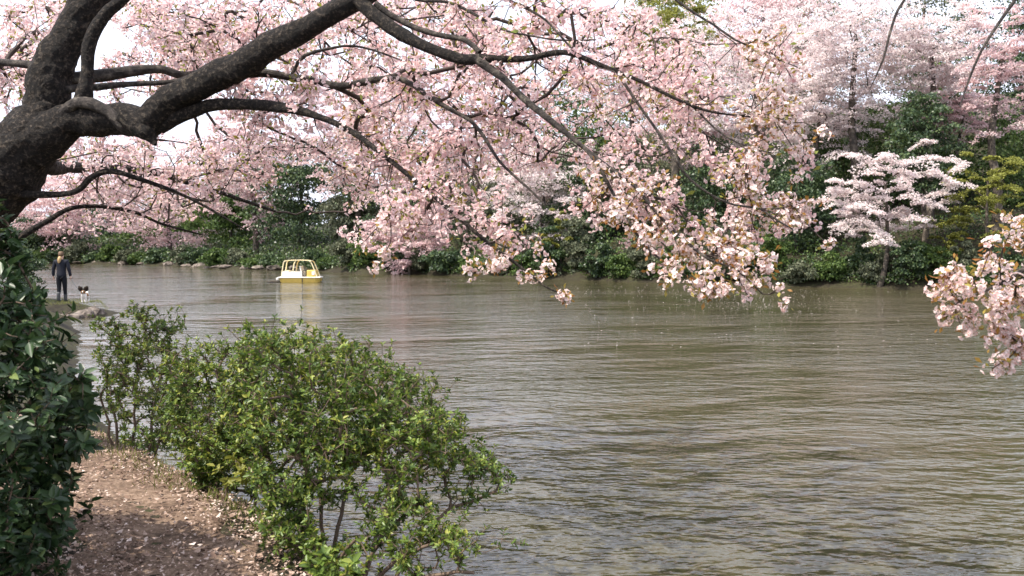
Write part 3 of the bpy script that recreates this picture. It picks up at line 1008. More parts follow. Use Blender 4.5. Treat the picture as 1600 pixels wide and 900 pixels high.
GC, GE, GS = 'cherry trees on the far bank', 'evergreen trees on the far bank', 'shrubs along the far waterline'
CH = [  # px, Y, top, width, low, material, label
    (110, 142, 225, 250, 385, M_petal_far_pink, 'distant pink cherry tree low over the water beyond the walker'),
    (265, 132, 195, 250, 395, M_petal_far_pink, 'distant pink cherry tree drooping to the water left of the boat'),
    (400, 112, 150, 200, 370, M_petal_far_pink, 'pink cherry tree behind the shore left of the pedal boat'),
    (560, 98, 70, 250, 300, M_petal_far_pink, 'tall pink cherry tree behind the evergreens above the pedal boat'),
    (720, 86, 60, 280, 330, M_petal_far_pink, 'pale pink cherry tree mid bank right of the pedal boat'),
    (845, 72, 190, 230, 385, M_petal_far_white, 'white flowering cherry tree hanging low at the middle of the bank'),
    (985, 82, -25, 280, 250, M_petal_far_pink, 'pale cherry tree high on the slope behind the hanging bough'),
    (1170, 64, -15, 300, 235, M_petal_far_white, 'broad white cherry tree high on the right slope'),
    (1335, 58, -50, 250, 190, M_petal_far_white, 'tall white cherry tree between two dark hanging twigs'),
    (1375, 50, 205, 235, 400, M_petal_far_white, 'low white cherry with layered sprays above the right waterline'),
    (1555, 53, -40, 190, 225, M_petal_far_pink, 'pink cherry tree in the upper right corner'),
    (1190, 78, -70, 300, 120, M_petal_far_pink, 'pale pink cherry crown at the top edge right of the yellow-green maple'),
    (1270, 60, 60, 230, 275, M_petal_far_white, 'white cherry tree low between the broad white cherry and the dark evergreens'),
    (1450, 57, 0, 210, 165, M_petal_far_white, 'white cherry crown high beside the upper right pink cherry'),
    (1090, 70, 70, 230, 275, M_petal_far_pink, 'pale pink cherry tree on the slope behind the thin drooping limb'),
    (1490, 60, 120, 150, 235, M_petal_far_pink, 'pink cherry sprays above the yellow-green maple'),
    (640, 78, 300, 150, 425, M_petal_far_pink, 'small pink cherry drooping to the water right of the boat'),
]
for px, Y, top, w, low, m, lab in CH:
    small = w < 200
    far_tree('cherry_tree', lab, 'tree', px, Y, top, w, m, 'layer', GC, leaves=14000 if small else 20500, low=low, lobes=110 if small else (75 if top == 205 else 190), lean=0.3 if top == 205 else rng.uniform(-.15, .15))
EV = [
    (1440, 52.5, 125, 125, 330, M_ever, 'slim dark leafy tree standing before the white cherries at upper right'),
    (1245, 57, 225, 150, 400, M_ever, 'dark leafy tree filling the gap left of the low white cherry'),
    (160, 172, 318, 210, 408, M_ever, 'dark evergreen mass behind the distant pink cherries nearest the walker'),
    (290, 158, 310, 200, 408, M_green, 'green tree behind the distant pink cherries left of the boat'),
    (420, 140, 300, 170, 408, M_ever, 'dark evergreen peeping between cherry and boat far back'),
    (60, 150, 330, 160, 405, M_ever, 'dark distant evergreen behind the walker'),
    (470, 108, 200, 170, 410, M_ever, 'dark evergreen tree directly behind the pedal boat'),
    (560, 100, 240, 130, 415, M_grey, 'grey-green bushy tree just right of the pedal boat'),
    (360, 126, 270, 150, 405, M_green, 'mid-green tree behind the shore left of the boat'),
    (640, 92, 180, 190, 410, M_ever, 'dark evergreen behind the low limb of blossom'),
    (770, 82, 250, 160, 415, M_grey, 'grey-green tree behind the white middle cherry'),
    (915, 72, 210, 170, 420, M_ever, 'dark evergreen right of the white middle cherry'),
    (1010, 72, 190, 190, 420, M_grey, 'grey-green tree behind the falling blossom limb'),
    (1120, 66, 200, 190, 425, M_ever, 'dark evergreen behind the tip of the falling limb'),
    (1240, 62, 200, 150, 430, M_ever, 'darkest evergreen right of the falling limb'),
    (1330, 64, 150, 190, 430, M_green, 'leafy green tree behind the low white cherry'),
    (1440, 62, 70, 200, 380, M_green, 'tall leafy green tree behind the maple trunk'),
    (1560, 60, 150, 190, 430, M_green, 'green tree behind the yellow-green maple'),
    (900, 98, 90, 240, 350, M_green, 'green tree on the slope behind the middle cherries'),
    (1060, 96, -60, 260, 300, M_lime, 'yellow-green tree at the top of the slope'),
    (1240, 88, -70, 260, 300, M_green, 'green tree at the top of the slope right of the yellow one'),
    (1430, 82, -90, 250, 280, M_grey, 'grey-green tall tree near the upper right'),
    (1590, 74, -90, 230, 300, M_ever, 'dark tall tree at the upper right frame edge'),
]
for px, Y, top, w, low, m, lab in EV:
    far_tree('broadleaf_tree', lab, 'tree', px, Y, top, w, m, 'clump', GE, leaves=11500, low=low, lobes=80)
far_tree('maple_tree', 'yellow-green maple with a leaning trunk on the right bank', 'tree', 1545, 49.6, 215, 180, M_lime, 'layer', None, leaves=9000, low=370, lobes=46, lean=-0.2)
far_tree('maple_tree', 'yellow-green maple high at the top behind the arching limb', 'tree', 1050, 66, -35, 190, M_lime, 'layer', None, leaves=13000, low=120, lobes=60)
far_tree('maple_tree', 'small yellow-green maple beside the low white cherry', 'tree', 1470, 50.2, 330, 90, M_lime, 'layer', None, leaves=3500, low=415, lobes=22)
far_tree('maple_tree', 'fresh green sapling under the blossom at mid bank', 'tree', 875, 66, 320, 60, M_lime, 'layer', None, leaves=2500, low=410, lobes=18)

# shrubs along the far waterline, left to right
SHM = [M_green, M_ever, M_grey, M_ever, M_green, M_grey]
WORD = {'leaf_midgreen': 'mid-green', 'leaf_evergreen': 'dark green', 'leaf_greygreen': 'grey-green', 'leaf_yellowgreen': 'yellow-green'}
farpx = [(p[0], p[1]) for p in FAR_SHORE]
fx = np.array([800 + F * a / b for a, b in farpx])
fy = np.array([b for a, b in farpx])


def shore_Y(px):
    return float(np.interp(px, fx, fy))


shrubs = []
spx = 70
i = 0
while spx < 1640:
    Y = shore_Y(spx)
    w = rng.uniform(48, 82) if spx > 520 else rng.uniform(36, 60)
    base_y = 390 + EYE[2] * F / Y
    h = (rng.uniform(34, 66) if spx < 850 else rng.choice([36, 48, 58, 85, 105])) if spx > 520 else rng.uniform(16, 36)
    shrubs.append((spx, Y + rng.uniform(0.35, 1.3) * (1 if spx > 520 else 2), base_y - h, w, SHM[i % 6]))
    spx += w * 0.62
    i += 1
ORD = ['first', 'second', 'third', 'fourth', 'fifth', 'sixth', 'seventh', 'eighth', 'ninth', 'tenth', 'eleventh', 'twelfth', 'thirteenth', 'fourteenth', 'fifteenth', 'sixteenth', 'seventeenth', 'eighteenth', 'nineteenth', 'twentieth']
half = [s for s in shrubs if s[0] < 520]
for k, (px, Y, top, w, m) in enumerate(shrubs):
    if px < 470:
        where = '%s from the left along the far shore left of the boat' % ORD[k]
    else:
        where = '%s from the right frame edge along the waterline' % ORD[min(len(shrubs) - 1 - k, 19)] if len(shrubs) - 1 - k < 20 else '%s to the right of the pedal boat at the waterline' % ORD[k - len([s for s in shrubs if s[0] < 470])]
    far_tree('bank_shrub', '%s waterside shrub, %s' % (WORD[m.name], where), 'shrub', px, Y, top, w, m, 'clump', GS, leaves=4200, low=390 + (EYE[2] - 0.1) * F / Y, trunk=False, lobes=30, size=0.0026 * Y)

# low growth covering the slope behind them
ug = []
for m_, cnt, seed in ((M_green, 28000, 0.0), (M_ever, 28000, 5.0), (M_grey, 14000, 9.0)):
    px_ = rng.uniform(40, 1680, cnt * 3)
    Y0 = np.interp(px_, fx, fy)
    Yg = Y0 + 0.2 + (np.maximum(Y0 * 0.5, 26)) * rng.random(cnt * 3) ** 1.7
    xy_ = np.stack([(px_ - 800) / F * Yg, Yg], 1)
    cl = wob(xy_, 0.55, seed)
    k_ = np.where((cl > -0.35) & (sdist(xy_) > 0.15))[0][:cnt]
    xy_, Yg, cl = xy_[k_], Yg[k_], cl[k_]
    P_ = np.column_stack([xy_, ground_z(xy_) + rng.random(len(k_)) * (0.3 + 1.5 * np.maximum(cl, 0)) * np.minimum(1, 0.3 + (Yg - Y0[k_]) * 0.3)])
    s_ = 0.0026 * Yg[:, None]
    A_ = rand_dirs(len(k_)) * s_ * rng.uniform(.6, 1.5, (len(k_), 1))
    V, Q = leaf_quads(P_, A_, perp(A_) * s_ * 0.42, fold=.3)
    o = obj('undergrowth', quad_mesh('undergrowth', V, Q), m_, kind='stuff')
    tag(o, '%s undergrowth covering the far slope' % WORD[m_.name], 'undergrowth')

# rocks of the shore
def rock_mesh(name, seed, sub=2):
    bm = bmesh.new()
    bmesh.ops.create_icosphere(bm, subdivisions=sub, radius=1.0)
    for v in bm.verts:
        q = v.co * 1.1 + Vector((seed, seed * 0.7, -seed))
        v.co *= 1 + 0.45 * mnoise.noise(q) + 0.18 * mnoise.noise(q * 3)
    me = bpy.data.meshes.new(name)
    bm.to_mesh(me)
    bm.free()
    me.materials.append(M_rock)
    return me


ROCKS = [rock_mesh('rock', k * 3.7) for k in range(6)]


def rock(loc, s, label, group):
    o = obj('shore_rock', ROCKS[rng.integers(0, 6)])
    o.location = loc
    o.scale = s
    o.rotation_euler = (rng.uniform(-.2, .2), rng.uniform(-.2, .2), rng.uniform(0, 6.28))
    return tag(o, label, 'rock', group)


RK = [(at(147, 491, 29.2), (0.36, 0.32, 0.26), 'rounded brown rock at the tip of the spit below the dog'),
      (at(133, 493, 28.8), (0.42, 0.30, 0.20), 'brown edging rock under the dog'),
      (at(117, 496, 28.5), (0.45, 0.30, 0.18), 'flat brown edging rock between walker and dog'),
      (at(100, 498, 28.2), (0.42, 0.3, 0.18), 'brown edging rock below the walker'),
      (at(84, 500, 27.9), (0.4, 0.3, 0.2), 'edging rock partly behind the dark bush'),
      (at(157, 489, 29.6), (0.22, 0.18, 0.06), 'small flat rock awash off the tip of the spit')]
for p, s, lab in RK:
    rock(tuple(p), s, lab, 'edging rocks of the spit')
for k, px in enumerate(range(75, 480, 24)):
    Y = shore_Y(px) + 0.4
    px = px + rng.uniform(-9, 9)
    rock(((px - 800) / F * Y, Y, 0.15), (rng.uniform(0.6, 1.9), 0.8, rng.uniform(0.2, 0.5)), '%s pale boulder from the left along the far shore' % ORD[k], 'boulders of the far left shore')

# ------------------------------------------------------------------ floating petals
n = 900
px = np.concatenate([rng.normal(1180, 70, 330), rng.normal(1000, 60, 130), rng.uniform(900, 1600, 300), rng.uniform(520, 760, 140)])
py = np.concatenate([rng.normal(470, 10, 330), rng.normal(452, 5, 130), 455 + 90 * rng.random(300) ** 2, rng.normal(436, 4, 140)])
py = np.maximum(py, 434 + (px - 560) * 0.022)
Yp = EYE[2] * F / (py - 390)
P = np.stack([(px - 800) / F * Yp, Yp, np.full(n, 0.008)], 1)
th = rng.random(n) * 6.28
s = rng.uniform(0.012, 0.032, n) * (0.5 + Yp / 50)
A = np.stack([np.cos(th), np.sin(th), 0 * th], 1) * s[:, None] * 2
B = np.stack([-np.sin(th), np.cos(th), 0 * th], 1) * s[:, None]
V, Q = leaf_quads(P, A, B)
V[:, 2] += rng.uniform(0, 0.006, len(V))
fp = obj('floating_petals', quad_mesh('floating_petals', V, Q), M_float, kind='stuff')
tag(fp, 'pale fallen petals drifting on the pond', 'petals')

# ------------------------------------------------------------------ near shrubs
LEAF6 = None


def rosettes(P, D, n_leaf, length, width, fold=0.4, up=0.5):
    """Whorls of pointed leaves at shoot tips P with directions D; six-cornered leaves folded on the midrib."""
    m = len(P)
    k = np.repeat(np.arange(m), n_leaf)
    th = np.tile(np.arange(n_leaf) * 2.399, m) + np.repeat(rng.random(m) * 6.28, n_leaf)
    a = perp(D)
    b = np.cross(D, a)
    rad = np.cos(th)[:, None] * a[k] + np.sin(th)[:, None] * b[k]
    A = norm(rad + D[k] * rng.uniform(up - 0.4, up + 0.5, (len(k), 1)))
    L = length * rng.uniform(0.55, 1.2, (len(k), 1))
    side = norm(np.cross(A, D[k] + 0.01))
    N = norm(np.cross(side, A))
    W = L * width
    Pb = P[k] - D[k] * rng.random((len(k), 1)) * length * 0.9
    # base, two shoulders, tip; midrib dips
    v0 = Pb
    v1 = Pb + A * L * 0.35 + side * W + N * W * fold
    v2 = Pb + A * L * 0.72 + side * W * 0.72 + N * W * fold * 0.5
    v3 = Pb + A * L - N * L * 0.10
    v4 = Pb + A * L * 0.72 - side * W * 0.72 + N * W * fold * 0.5
    v5 = Pb + A * L * 0.35 - side * W + N * W * fold
    V = np.stack([v0, v1, v2, v3, v4, v5], 1).reshape(-1, 3)
    i = np.arange(len(k))[:, None] * 6
    Q = np.concatenate([i + np.array([[0, 1, 2, 3]]), i + np.array([[0, 3, 4, 5]])], 0)
    return V, Q


def near_shrub(name, label, base, stems, targets, mat, leaf_len, n_leaf, r0=0.0016, indiv=0, width=0.24, shoots=2, rmax=0.02, whorl_up=0.6):
    root = thing(name, (base[0], base[1], gz(base[0], base[1]) - 0.03), label, 'shrub')
    L = np.array(root.location)
    sk = Skeleton(50000)
    for (dx, dy, ex, ey, ez) in stems:
        P = [(base[0] + dx, base[1] + dy, gz(base[0] + dx, base[1] + dy) - 0.05), (base[0] + dx + ex * 0.4, base[1] + dy + ey * 0.4, L[2] + ez * 0.55), (base[0] + dx + ex, base[1] + dy + ey, L[2] + ez)]
        Pr, Rr = resample(P, [0.014, 0.011, 0.008], 0.08)
        Pr = Pr + rng.normal(size=Pr.shape) * 0.008
        V, Q = [], []
        tube(V, Q, Pr - L, Rr, 6)
        obj('stem', join('stem', V, Q), M_shrubwood, root)
        sk.fixed(Pr, Rr)
    tips = sk.grow(targets, step=0.07, sag=0.03, jitter=0.03)
    P, D = [], []
    for q, t in tips:
        P.append(sk.P[t])
        D.append(sk.D[t])
        for _ in range(shoots):
            b = t
            for _ in range(rng.integers(0, 4)):
                if sk.par[b] >= 0 and sk.fix[sk.par[b]] == 0:
                    b = sk.par[b]
            d = sk.D[b] * 0.5 + rng.normal(size=3) * 0.6 + np.array([0, 0, 0.35])
            d /= np.linalg.norm(d)
            p = sk.P[b] + d * rng.uniform(0.03, 0.10)
            j = sk.add(p, b, d)
            sk.chains.append([b, j])
            P.append(p)
            D.append(d)
    P, D = np.array(P), norm(np.array(D) + np.array([0, 0, 0.25]))
    obj('branches', sk.wood('branches', r0, 0.5, 5, rmax), M_shrubwood, root, 'stuff').location = -L
    order = np.argsort(P[:, 1])
    if indiv:
        ms = []
        for _ in range(8):
            V, Q = rosettes(np.zeros((1, 3)), np.array([[0, 0, 1.0]]), n_leaf, leaf_len, width, up=whorl_up)
            me = quad_mesh('leaf_whorl', V, Q)
            me.materials.append(mat)
            ms.append(me)
        for i in order[:indiv]:
            o = bpy.data.objects.new('leaf_whorl', ms[rng.integers(0, 8)])
            COL.objects.link(o)
            o.parent = root
            o.location = P[i] - L
            o.rotation_euler = Vector(D[i]).to_track_quat('Z', 'Y').to_euler()
        order = order[indiv:]
    V, Q = rosettes(P[order], D[order], n_leaf, leaf_len, width, up=whorl_up)
    obj('foliage', quad_mesh('foliage', V - L, Q), mat, root, 'stuff')
    return root


def shell(n, c, r, inner=0.6, zmin=-0.7):
    d = rand_dirs(n * 3)
    d = d[d[:, 2] > zmin][:n]
    rr = rng.uniform(inner, 1.0, (len(d), 1))
    bumpy = 1 + 0.13 * np.sin(d[:, :1] * 5 + c[0]) * np.cos(d[:, 2:3] * 6 + c[1]) + 0.08 * np.sin(d[:, 1:2] * 9)
    return np.array(c) + d * rr * bumpy * np.array(r)


# main azalea, hanging out over the water
T = np.concatenate([
    poly_targets([(370, 530), (450, 515), (560, 545), (650, 590), (700, 640), (660, 700), (520, 720), (400, 700), (330, 640)], 820, 5.0, 6.6),
    poly_targets([(380, 620), (560, 600), (690, 640), (720, 700), (640, 770), (480, 800), (400, 760)], 380, 4.7, 5.6),
    poly_targets([(690, 640), (720, 660), (760, 720), (795, 760), (740, 780), (690, 760), (660, 700)], 60, 4.9, 5.6),
    poly_targets([(560, 780), (640, 780), (780, 840), (820, 850), (800, 880), (720, 860), (640, 900), (560, 900)], 80, 4.4, 4.9),
    poly_targets([(400, 740), (480, 770), (530, 900), (450, 880), (400, 820)], 170, 4.6, 5.0),
    poly_targets([(530, 720), (680, 740), (700, 830), (560, 860)], 45, 4.6, 5.2),
    poly_targets([(340, 525), (450, 505), (560, 530), (660, 575), (730, 650), (800, 750), (780, 770), (690, 670), (600, 590), (480, 540), (370, 560)], 120, 5.0, 6.4),
    np.array([at(x_, y_, 5.4 + 0.5 * rng.random()) for x_, y_ in ((385, 505), (430, 495), (355, 512), (520, 512), (575, 525), (612, 555), (655, 570), (700, 610), (738, 655), (768, 690), (790, 742), (800, 752), (780, 765), (640, 575), (470, 500))])])
b0 = (-1.05, 5.0)
near_shrub('azalea_shrub', 'big bright green azalea shrub leaning out over the water in front', b0,
           [(-.25, .2, -.3, .2, .55), (-.1, .35, -.15, .5, .6), (.0, .1, .1, .2, .6), (.15, -.1, .35, .0, .45), (.2, -.25, .5, -.1, .35), (.1, .3, .45, .4, .5), (-.2, .1, .0, .1, .45), (.25, .15, .7, .25, .4), (0.05, -.35, .2, -.15, .4), (-.15, .0, .0, .1, .65), (.3, -.35, .55, -.2, .25)],
           T, M_azalea, 0.036, 6, indiv=260, shoots=3, width=0.22)
T = np.concatenate([
    poly_targets([(260, 560), (300, 530), (380, 530), (430, 600), (420, 700), (340, 770), (270, 720), (245, 640)], 420, 6.2, 7.2),
    poly_targets([(300, 660), (400, 640), (410, 740), (350, 775), (290, 740)], 130, 5.9, 6.4)])
near_shrub('azalea_shrub', 'rounded green azalea shrub at the path edge behind the big one', (-2.0, 6.5),
           [(-.2, .1, -.3, .1, .5), (.0, .2, .1, .3, .6), (.15, .0, .3, .1, .5), (-.1, -.15, -.1, -.2, .4), (.05, -.2, .25, -.2, .45), (-.3, .0, -.5, .1, .45)],
           T, M_azalea, 0.036, 6, indiv=120, shoots=4, width=0.22)
T = np.concatenate([
    poly_targets([(150, 560), (230, 530), (300, 550), (320, 640), (280, 700), (210, 715), (165, 640)], 340, 7.1, 8.4),
    poly_targets([(140, 500), (190, 490), (215, 465), (250, 480), (290, 490), (280, 540), (200, 560), (150, 550)], 110, 7.4, 8.2)])
near_shrub('azalea_shrub', 'sparse twiggy azalea shrub nearest the dark bush, thin shoots on top', (-3.35, 7.7),
           [(-.1, .0, -.1, .0, .7), (.0, .1, .0, .1, .8), (.2, .0, .3, .0, .7), (-.1, -.1, -.05, -.1, .6), (.1, .1, .15, .2, .9)],
           T, M_azalea, 0.036, 6, indiv=80, shoots=3, width=0.22)
# seedlings at the foot of the big azalea
T = poly_targets([(470, 850), (540, 840), (570, 880), (560, 920), (480, 920)], 26, 4.15, 4.45)
near_shrub('azalea_seedling', 'low bright green seedling at the foot of the big azalea', (-0.95, 4.3), [(.0, .0, .0, .0, .12), (.1, .0, .15, .0, .12)], T, M_azalea, 0.055, 6, indiv=20, shoots=1)
T = poly_targets([(330, 715), (400, 700), (390, 750), (345, 760)], 14, 5.7, 5.9)
near_shrub('azalea_seedling', 'pale green young shoot in front of the rounded azalea', (-1.9, 5.85), [(.0, .0, .0, .0, .2)], T, M_lime, 0.06, 7, indiv=14, shoots=0)

# dark glossy bush at the left frame edge
T = np.concatenate([shell(1300, (-3.05, 4.15, 1.38), (1.15, 1.0, 1.0), 0.72, -0.85), shell(350, (-3.1, 4.0, 0.95), (1.1, 0.95, 0.58), 0.7, -0.9)])
ppx = 800 + F * T[:, 0] / T[:, 1]
ppy = 390 - F * (T[:, 2] - EYE[2]) / T[:, 1]
T = T[ppx < np.interp(ppy, [350, 400, 450, 480, 530, 620, 720, 800, 870], [20, 45, 62, 76, 112, 147, 153, 143, 100])]
near_shrub('camellia_bush', 'dark glossy-leaved evergreen bush filling the left frame edge', (-3.3, 4.3),
           [(-.2, .0, -.3, .0, .8), (.0, .1, .1, .1, .9), (.2, .0, .4, .0, .7), (.0, -.2, .1, -.4, .7), (-.2, -.2, -.4, -.3, .7), (.1, .2, .3, .4, .8)],
           T, M_camellia, 0.074, 6, r0=0.002, indiv=300, width=0.22, shoots=2, whorl_up=0.35)
# shrub on the bank behind it, beside the walker
far_tree('bank_shrub', 'dark shrub on the near bank just left of the walker', 'shrub', 30, 30, 368, 85, M_ever, 'clump', None, leaves=6000, low=470, trunk=False, lobes=30, size=0.06)
far_tree('bank_shrub', 'low dark shrub on the near bank below the leaning trunk', 'shrub', -20, 22, 340, 130, M_ever, 'clump', None, leaves=6000, low=520, trunk=False, lobes=30, size=0.06)

# ------------------------------------------------------------------ grass tufts and fallen leaves
def grass(P, h, blades, spread):
    P = np.repeat(P, blades, 0) + np.concatenate([rng.normal(size=(len(P) * blades, 2)) * spread, np.zeros((len(P) * blades, 1))], 1)
    P[:, 2] = ground_z(P[:, :2]) - 0.01
    n = len(P)
    d = norm(np.concatenate([rng.normal(size=(n, 2)) * 0.5, np.ones((n, 1))], 1))
    A = d * h * rng.uniform(0.5, 1.3, (n, 1))
    B = perp(A) * h * 0.035
    return leaf_quads(P, A, B)


edge = np.concatenate([np.stack([np.linspace(-3.2, -1.15, 60), np.linspace(7.3, 4.9, 60)], 1), np.stack([np.linspace(-4.6, -3.2, 30), np.linspace(9.3, 7.4, 30)], 1)])
edge = edge + rng.normal(size=edge.shape) * 0.10
V, Q = grass(np.column_stack([edge, np.zeros(len(edge))]), 0.10, 14, 0.06)
Vb, Qb = grass(np.column_stack([rng.uniform(-16.5, -13.6, 260), rng.uniform(28.6, 31, 260), np.zeros(260)]), 0.09, 14, 0.08)
dd = sdist(Vb[::4, :2])
keep = np.repeat(dd > 0.25, 4)
Vb = Vb[keep]
Qb = np.arange(len(Vb)).reshape(-1, 4)
gr = obj('grass', quad_mesh('grass', np.concatenate([V, Vb]), np.concatenate([Q, Qb + len(V)])), M_grass, kind='stuff')
tag(gr, 'short grass along the path edge and on the spit', 'grass')

n = 75000
xy = np.stack([rng.uniform(-5.0, 0.2, n), 3.0 + 6.3 * rng.random(n) ** 1.3], 1)
d = sdist(xy)
k = np.linspace(0, 1, len(PATH))
tt = np.linspace(0, 1, 120)
pc = np.stack([np.interp(tt, k, PATH[:, 0]), np.interp(tt, k, PATH[:, 1])], 1)
pd = np.min(np.linalg.norm(xy[:, None, :] - pc[None], axis=2), axis=1)
keep = (d > 0.08) & (rng.random(n) < np.clip(0.5 + pd * 1.2 + 0.5 * wob(xy, 2.2), 0.18, 1))
xy = xy[keep]
n = len(xy)
P = np.column_stack([xy, ground_z(xy) + 0.028 + rng.uniform(0, 0.02, n)])
A = rng.normal(size=(n, 3)) * np.array([1, 1, 0.28])
A = norm(A) * rng.uniform(0.008, 0.026, (n, 1)) * rng.choice([1.0, 1.0, 1.0, 1.9], (n, 1))
B = norm(np.cross(A, np.array([0, 0, 1.0]) + rng.normal(size=(n, 3)) * 0.3)) * np.linalg.norm(A, axis=1, keepdims=True) * 0.32
V, Q = leaf_quads(P, A, B, fold=0.6)
li = obj('leaf_litter', quad_mesh('leaf_litter', V, Q), M_litter, kind='stuff')
tag(li, 'brown fallen leaves and petals strewn on the path', 'leaves')

# ------------------------------------------------------------------ pedal boat
M_yellow = plain_mat('boat_yellow', (0.64, 0.45, 0.11), 0.35, 0.5, 0.1, 3.0)
M_cream = plain_mat('boat_cream', (0.84, 0.72, 0.44), 0.35, 0.5, 0.08, 3.0)
M_white = plain_mat('boat_white', (0.78, 0.75, 0.70), 0.4, 0.5, 0.06, 3.0)
M_dark = plain_mat('boat_dark', (0.03, 0.025, 0.02), 0.5, 0.5, 0.2, 3.0)


def loft_hull(sections):
    """sections: [(x, halfwidth_bottom, halfwidth_top, z0, z1)]"""
    V, Fc = [], []
    for x, wb, wt, z0, z1 in sections:
        for y, z in ((-wt, z1), (-(wb * .4 + wt * .6), z0 * .5 + z1 * .5), (-wb, z0), (wb, z0), (wb * .4 + wt * .6, z0 * .5 + z1 * .5), (wt, z1)):
            V.append((x, y, z))
    n = len(sections)
    for i in range(n - 1):
        for j in range(6):
            a, b = i * 6 + j, i * 6 + (j + 1) % 6
            Fc.append((a, b, b + 6, a + 6))
    Fc.append(tuple(range(5, -1, -1)))
    Fc.append(tuple((n - 1) * 6 + j for j in range(6)))
    return poly_mesh('hull', V, Fc)


def box_bm(bm, c, s, rot=None, bev=0.0):
    r = bmesh.ops.create_cube(bm, size=1.0)
    M = Matrix.Translation(c) @ (rot or Matrix.Identity(4)) @ Matrix.Diagonal((*s, 1))
    bmesh.ops.transform(bm, matrix=M, verts=r['verts'])
    if bev:
        es = list({e for v in r['verts'] for e in v.link_edges})
        bmesh.ops.bevel(bm, geom=es, offset=bev, segments=2, affect='EDGES', profile=0.5)


def bm_obj(name, fn, mat, parent, sm=False):
    bm = bmesh.new()
    fn(bm)
    me = bpy.data.meshes.new(name)
    bm.to_mesh(me)
    bm.free()
    if sm:
        smooth(me)
    return obj(name, me, mat, parent)


def tube_obj(name, pts, rad, mat, parent, sides=10, step=0.05):
    Pr, Rr = resample(pts, [rad] * len(pts) if isinstance(rad, float) else rad, step)
    V, Q = [], []
    tube(V, Q, Pr, Rr, sides)
    me = join(name, V, Q)
    return obj(name, me, mat, parent)


bp = at(470, 441, 59.8)
boat = thing('pedal_boat', (float(bp[0]), float(bp[1]), 0.0), 'small yellow and white pedal boat with a framed canopy on the pond', 'boat')
boat.rotation_euler = (0, 0, R(4))
L = 2.9
hx = lambda t: (t - 0.5) * L
for y0 in (-0.42, 0.42):
    o = obj('hull', loft_hull([(hx(0.06), .10, .20, .06, .30), (hx(0.12), .20, .27, -.06, .31), (hx(0.5), .23, .29, -.10, .31), (hx(0.85), .2, .27, -.06, .31), (hx(0.96), .08, .2, .06, .31)]), M_yellow, boat)
    o.location = (0, y0, 0)
    o2 = bm_obj('rub_strip', lambda bm: box_bm(bm, (hx(.575), y0 * 1.0 + (-.285 if y0 < 0 else .285), .17), (.06, .05, .28)), M_dark, boat)
bm_obj('deck', lambda bm: box_bm(bm, (hx(.5), 0, .34), (L * 0.97, 1.5, .075), bev=.03), M_white, boat)
bm_obj('fender', lambda bm: (box_bm(bm, (hx(.005), -.45, .24), (.2, .3, .16), bev=.04), box_bm(bm, (hx(.005), .45, .24), (.2, .3, .16), bev=.04)), M_white, boat)
bm_obj('side_panel', lambda bm: box_bm(bm, (hx(.34), -.66, .55), (L * .46, .05, .36), bev=.02), M_white, boat)
bm_obj('side_panel', lambda bm: box_bm(bm, (hx(.34), .66, .55), (L * .46, .05, .36), bev=.02), M_white, boat)
bm_obj('seat', lambda bm: (box_bm(bm, (hx(.42), 0, .58), (.5, 1.1, .10), bev=.03)), M_dark, boat)
bm_obj('seat_back', lambda bm: box_bm(bm, (hx(.53), 0, .86), (.09, 1.1, .5), Matrix.Rotation(R(-12), 4, 'Y'), bev=.03), M_white, boat)
bm_obj('rear_bench', lambda bm: box_bm(bm, (hx(.2), 0, .74), (.36, 1.2, .1), bev=.03), M_cream, boat)
con = bm_obj('console', lambda bm: box_bm(bm, (hx(.77), 0, .60), (L * .2, 1.25, .46), bev=.06), M_yellow, boat)
bm_obj('console_panel', lambda bm: box_bm(bm, (hx(.82), -.64, .62), (.2, .03, .24), bev=.012), M_white, con)
a = [(hx(.62) + .15 * math.cos(t), -.56 + 0.0 * t, .63 + .2 * math.sin(t)) for t in np.linspace(0, 2 * math.pi, 14)]
tube_obj('steering_ring', a, .022, M_dark, boat, 6, .08)
for y0 in (-.64, .64):
    tube_obj('pillar', [(hx(.10), y0, .36), (hx(.12), y0, .8), (hx(.155), y0 * .97, 1.36), (hx(.19), y0 * .95, 1.43)], .035, M_cream, boat)
    tube_obj('pillar', [(hx(.345), y0, .36), (hx(.365), y0, .8), (hx(.395), y0 * .97, 1.3), (hx(.43), y0 * .95, 1.42)], .042, M_cream, boat)
    tube_obj('pillar', [(hx(.905), y0, .36), (hx(.86), y0, .75), (hx(.775), y0 * .97, 1.34), (hx(.74), y0 * .95, 1.42)], .038, M_cream, boat)


def roof(bm):
    xs_ = np.linspace(.14, .79, 12)
    ys_ = np.linspace(-.68, .68, 9)
    g = {}
    for i, x in enumerate(xs_):
        for j, y in enumerate(ys_):
            e = 1 - (abs(2 * (x - .465) / .65)) ** 4
            f = 1 - (abs(y) / .68) ** 4
            g[i, j] = bm.verts.new((hx(x), y, 1.38 + .09 * min(e, 1) + .05 * f))
    for i in range(11):
        for j in range(8):
            bm.faces.new((g[i, j], g[i + 1, j], g[i + 1, j + 1], g[i, j + 1]))
    r = bmesh.ops.solidify(bm, geom=bm.faces[:], thickness=.05)


bm_obj('canopy', roof, M_cream, boat, True)
lg = at(428, 441, 59.5)
o = tube_obj('floating_log', [(-.45, 0, 0), (-.1, .03, .03), (.25, 0, .02), (.5, -.03, 0)], [.04, .07, .075, .05], M_farbark, None)
o.location = (float(lg[0]), float(lg[1]), 0.03)
tag(o, 'short grey log floating beside the pedal boat', 'log')

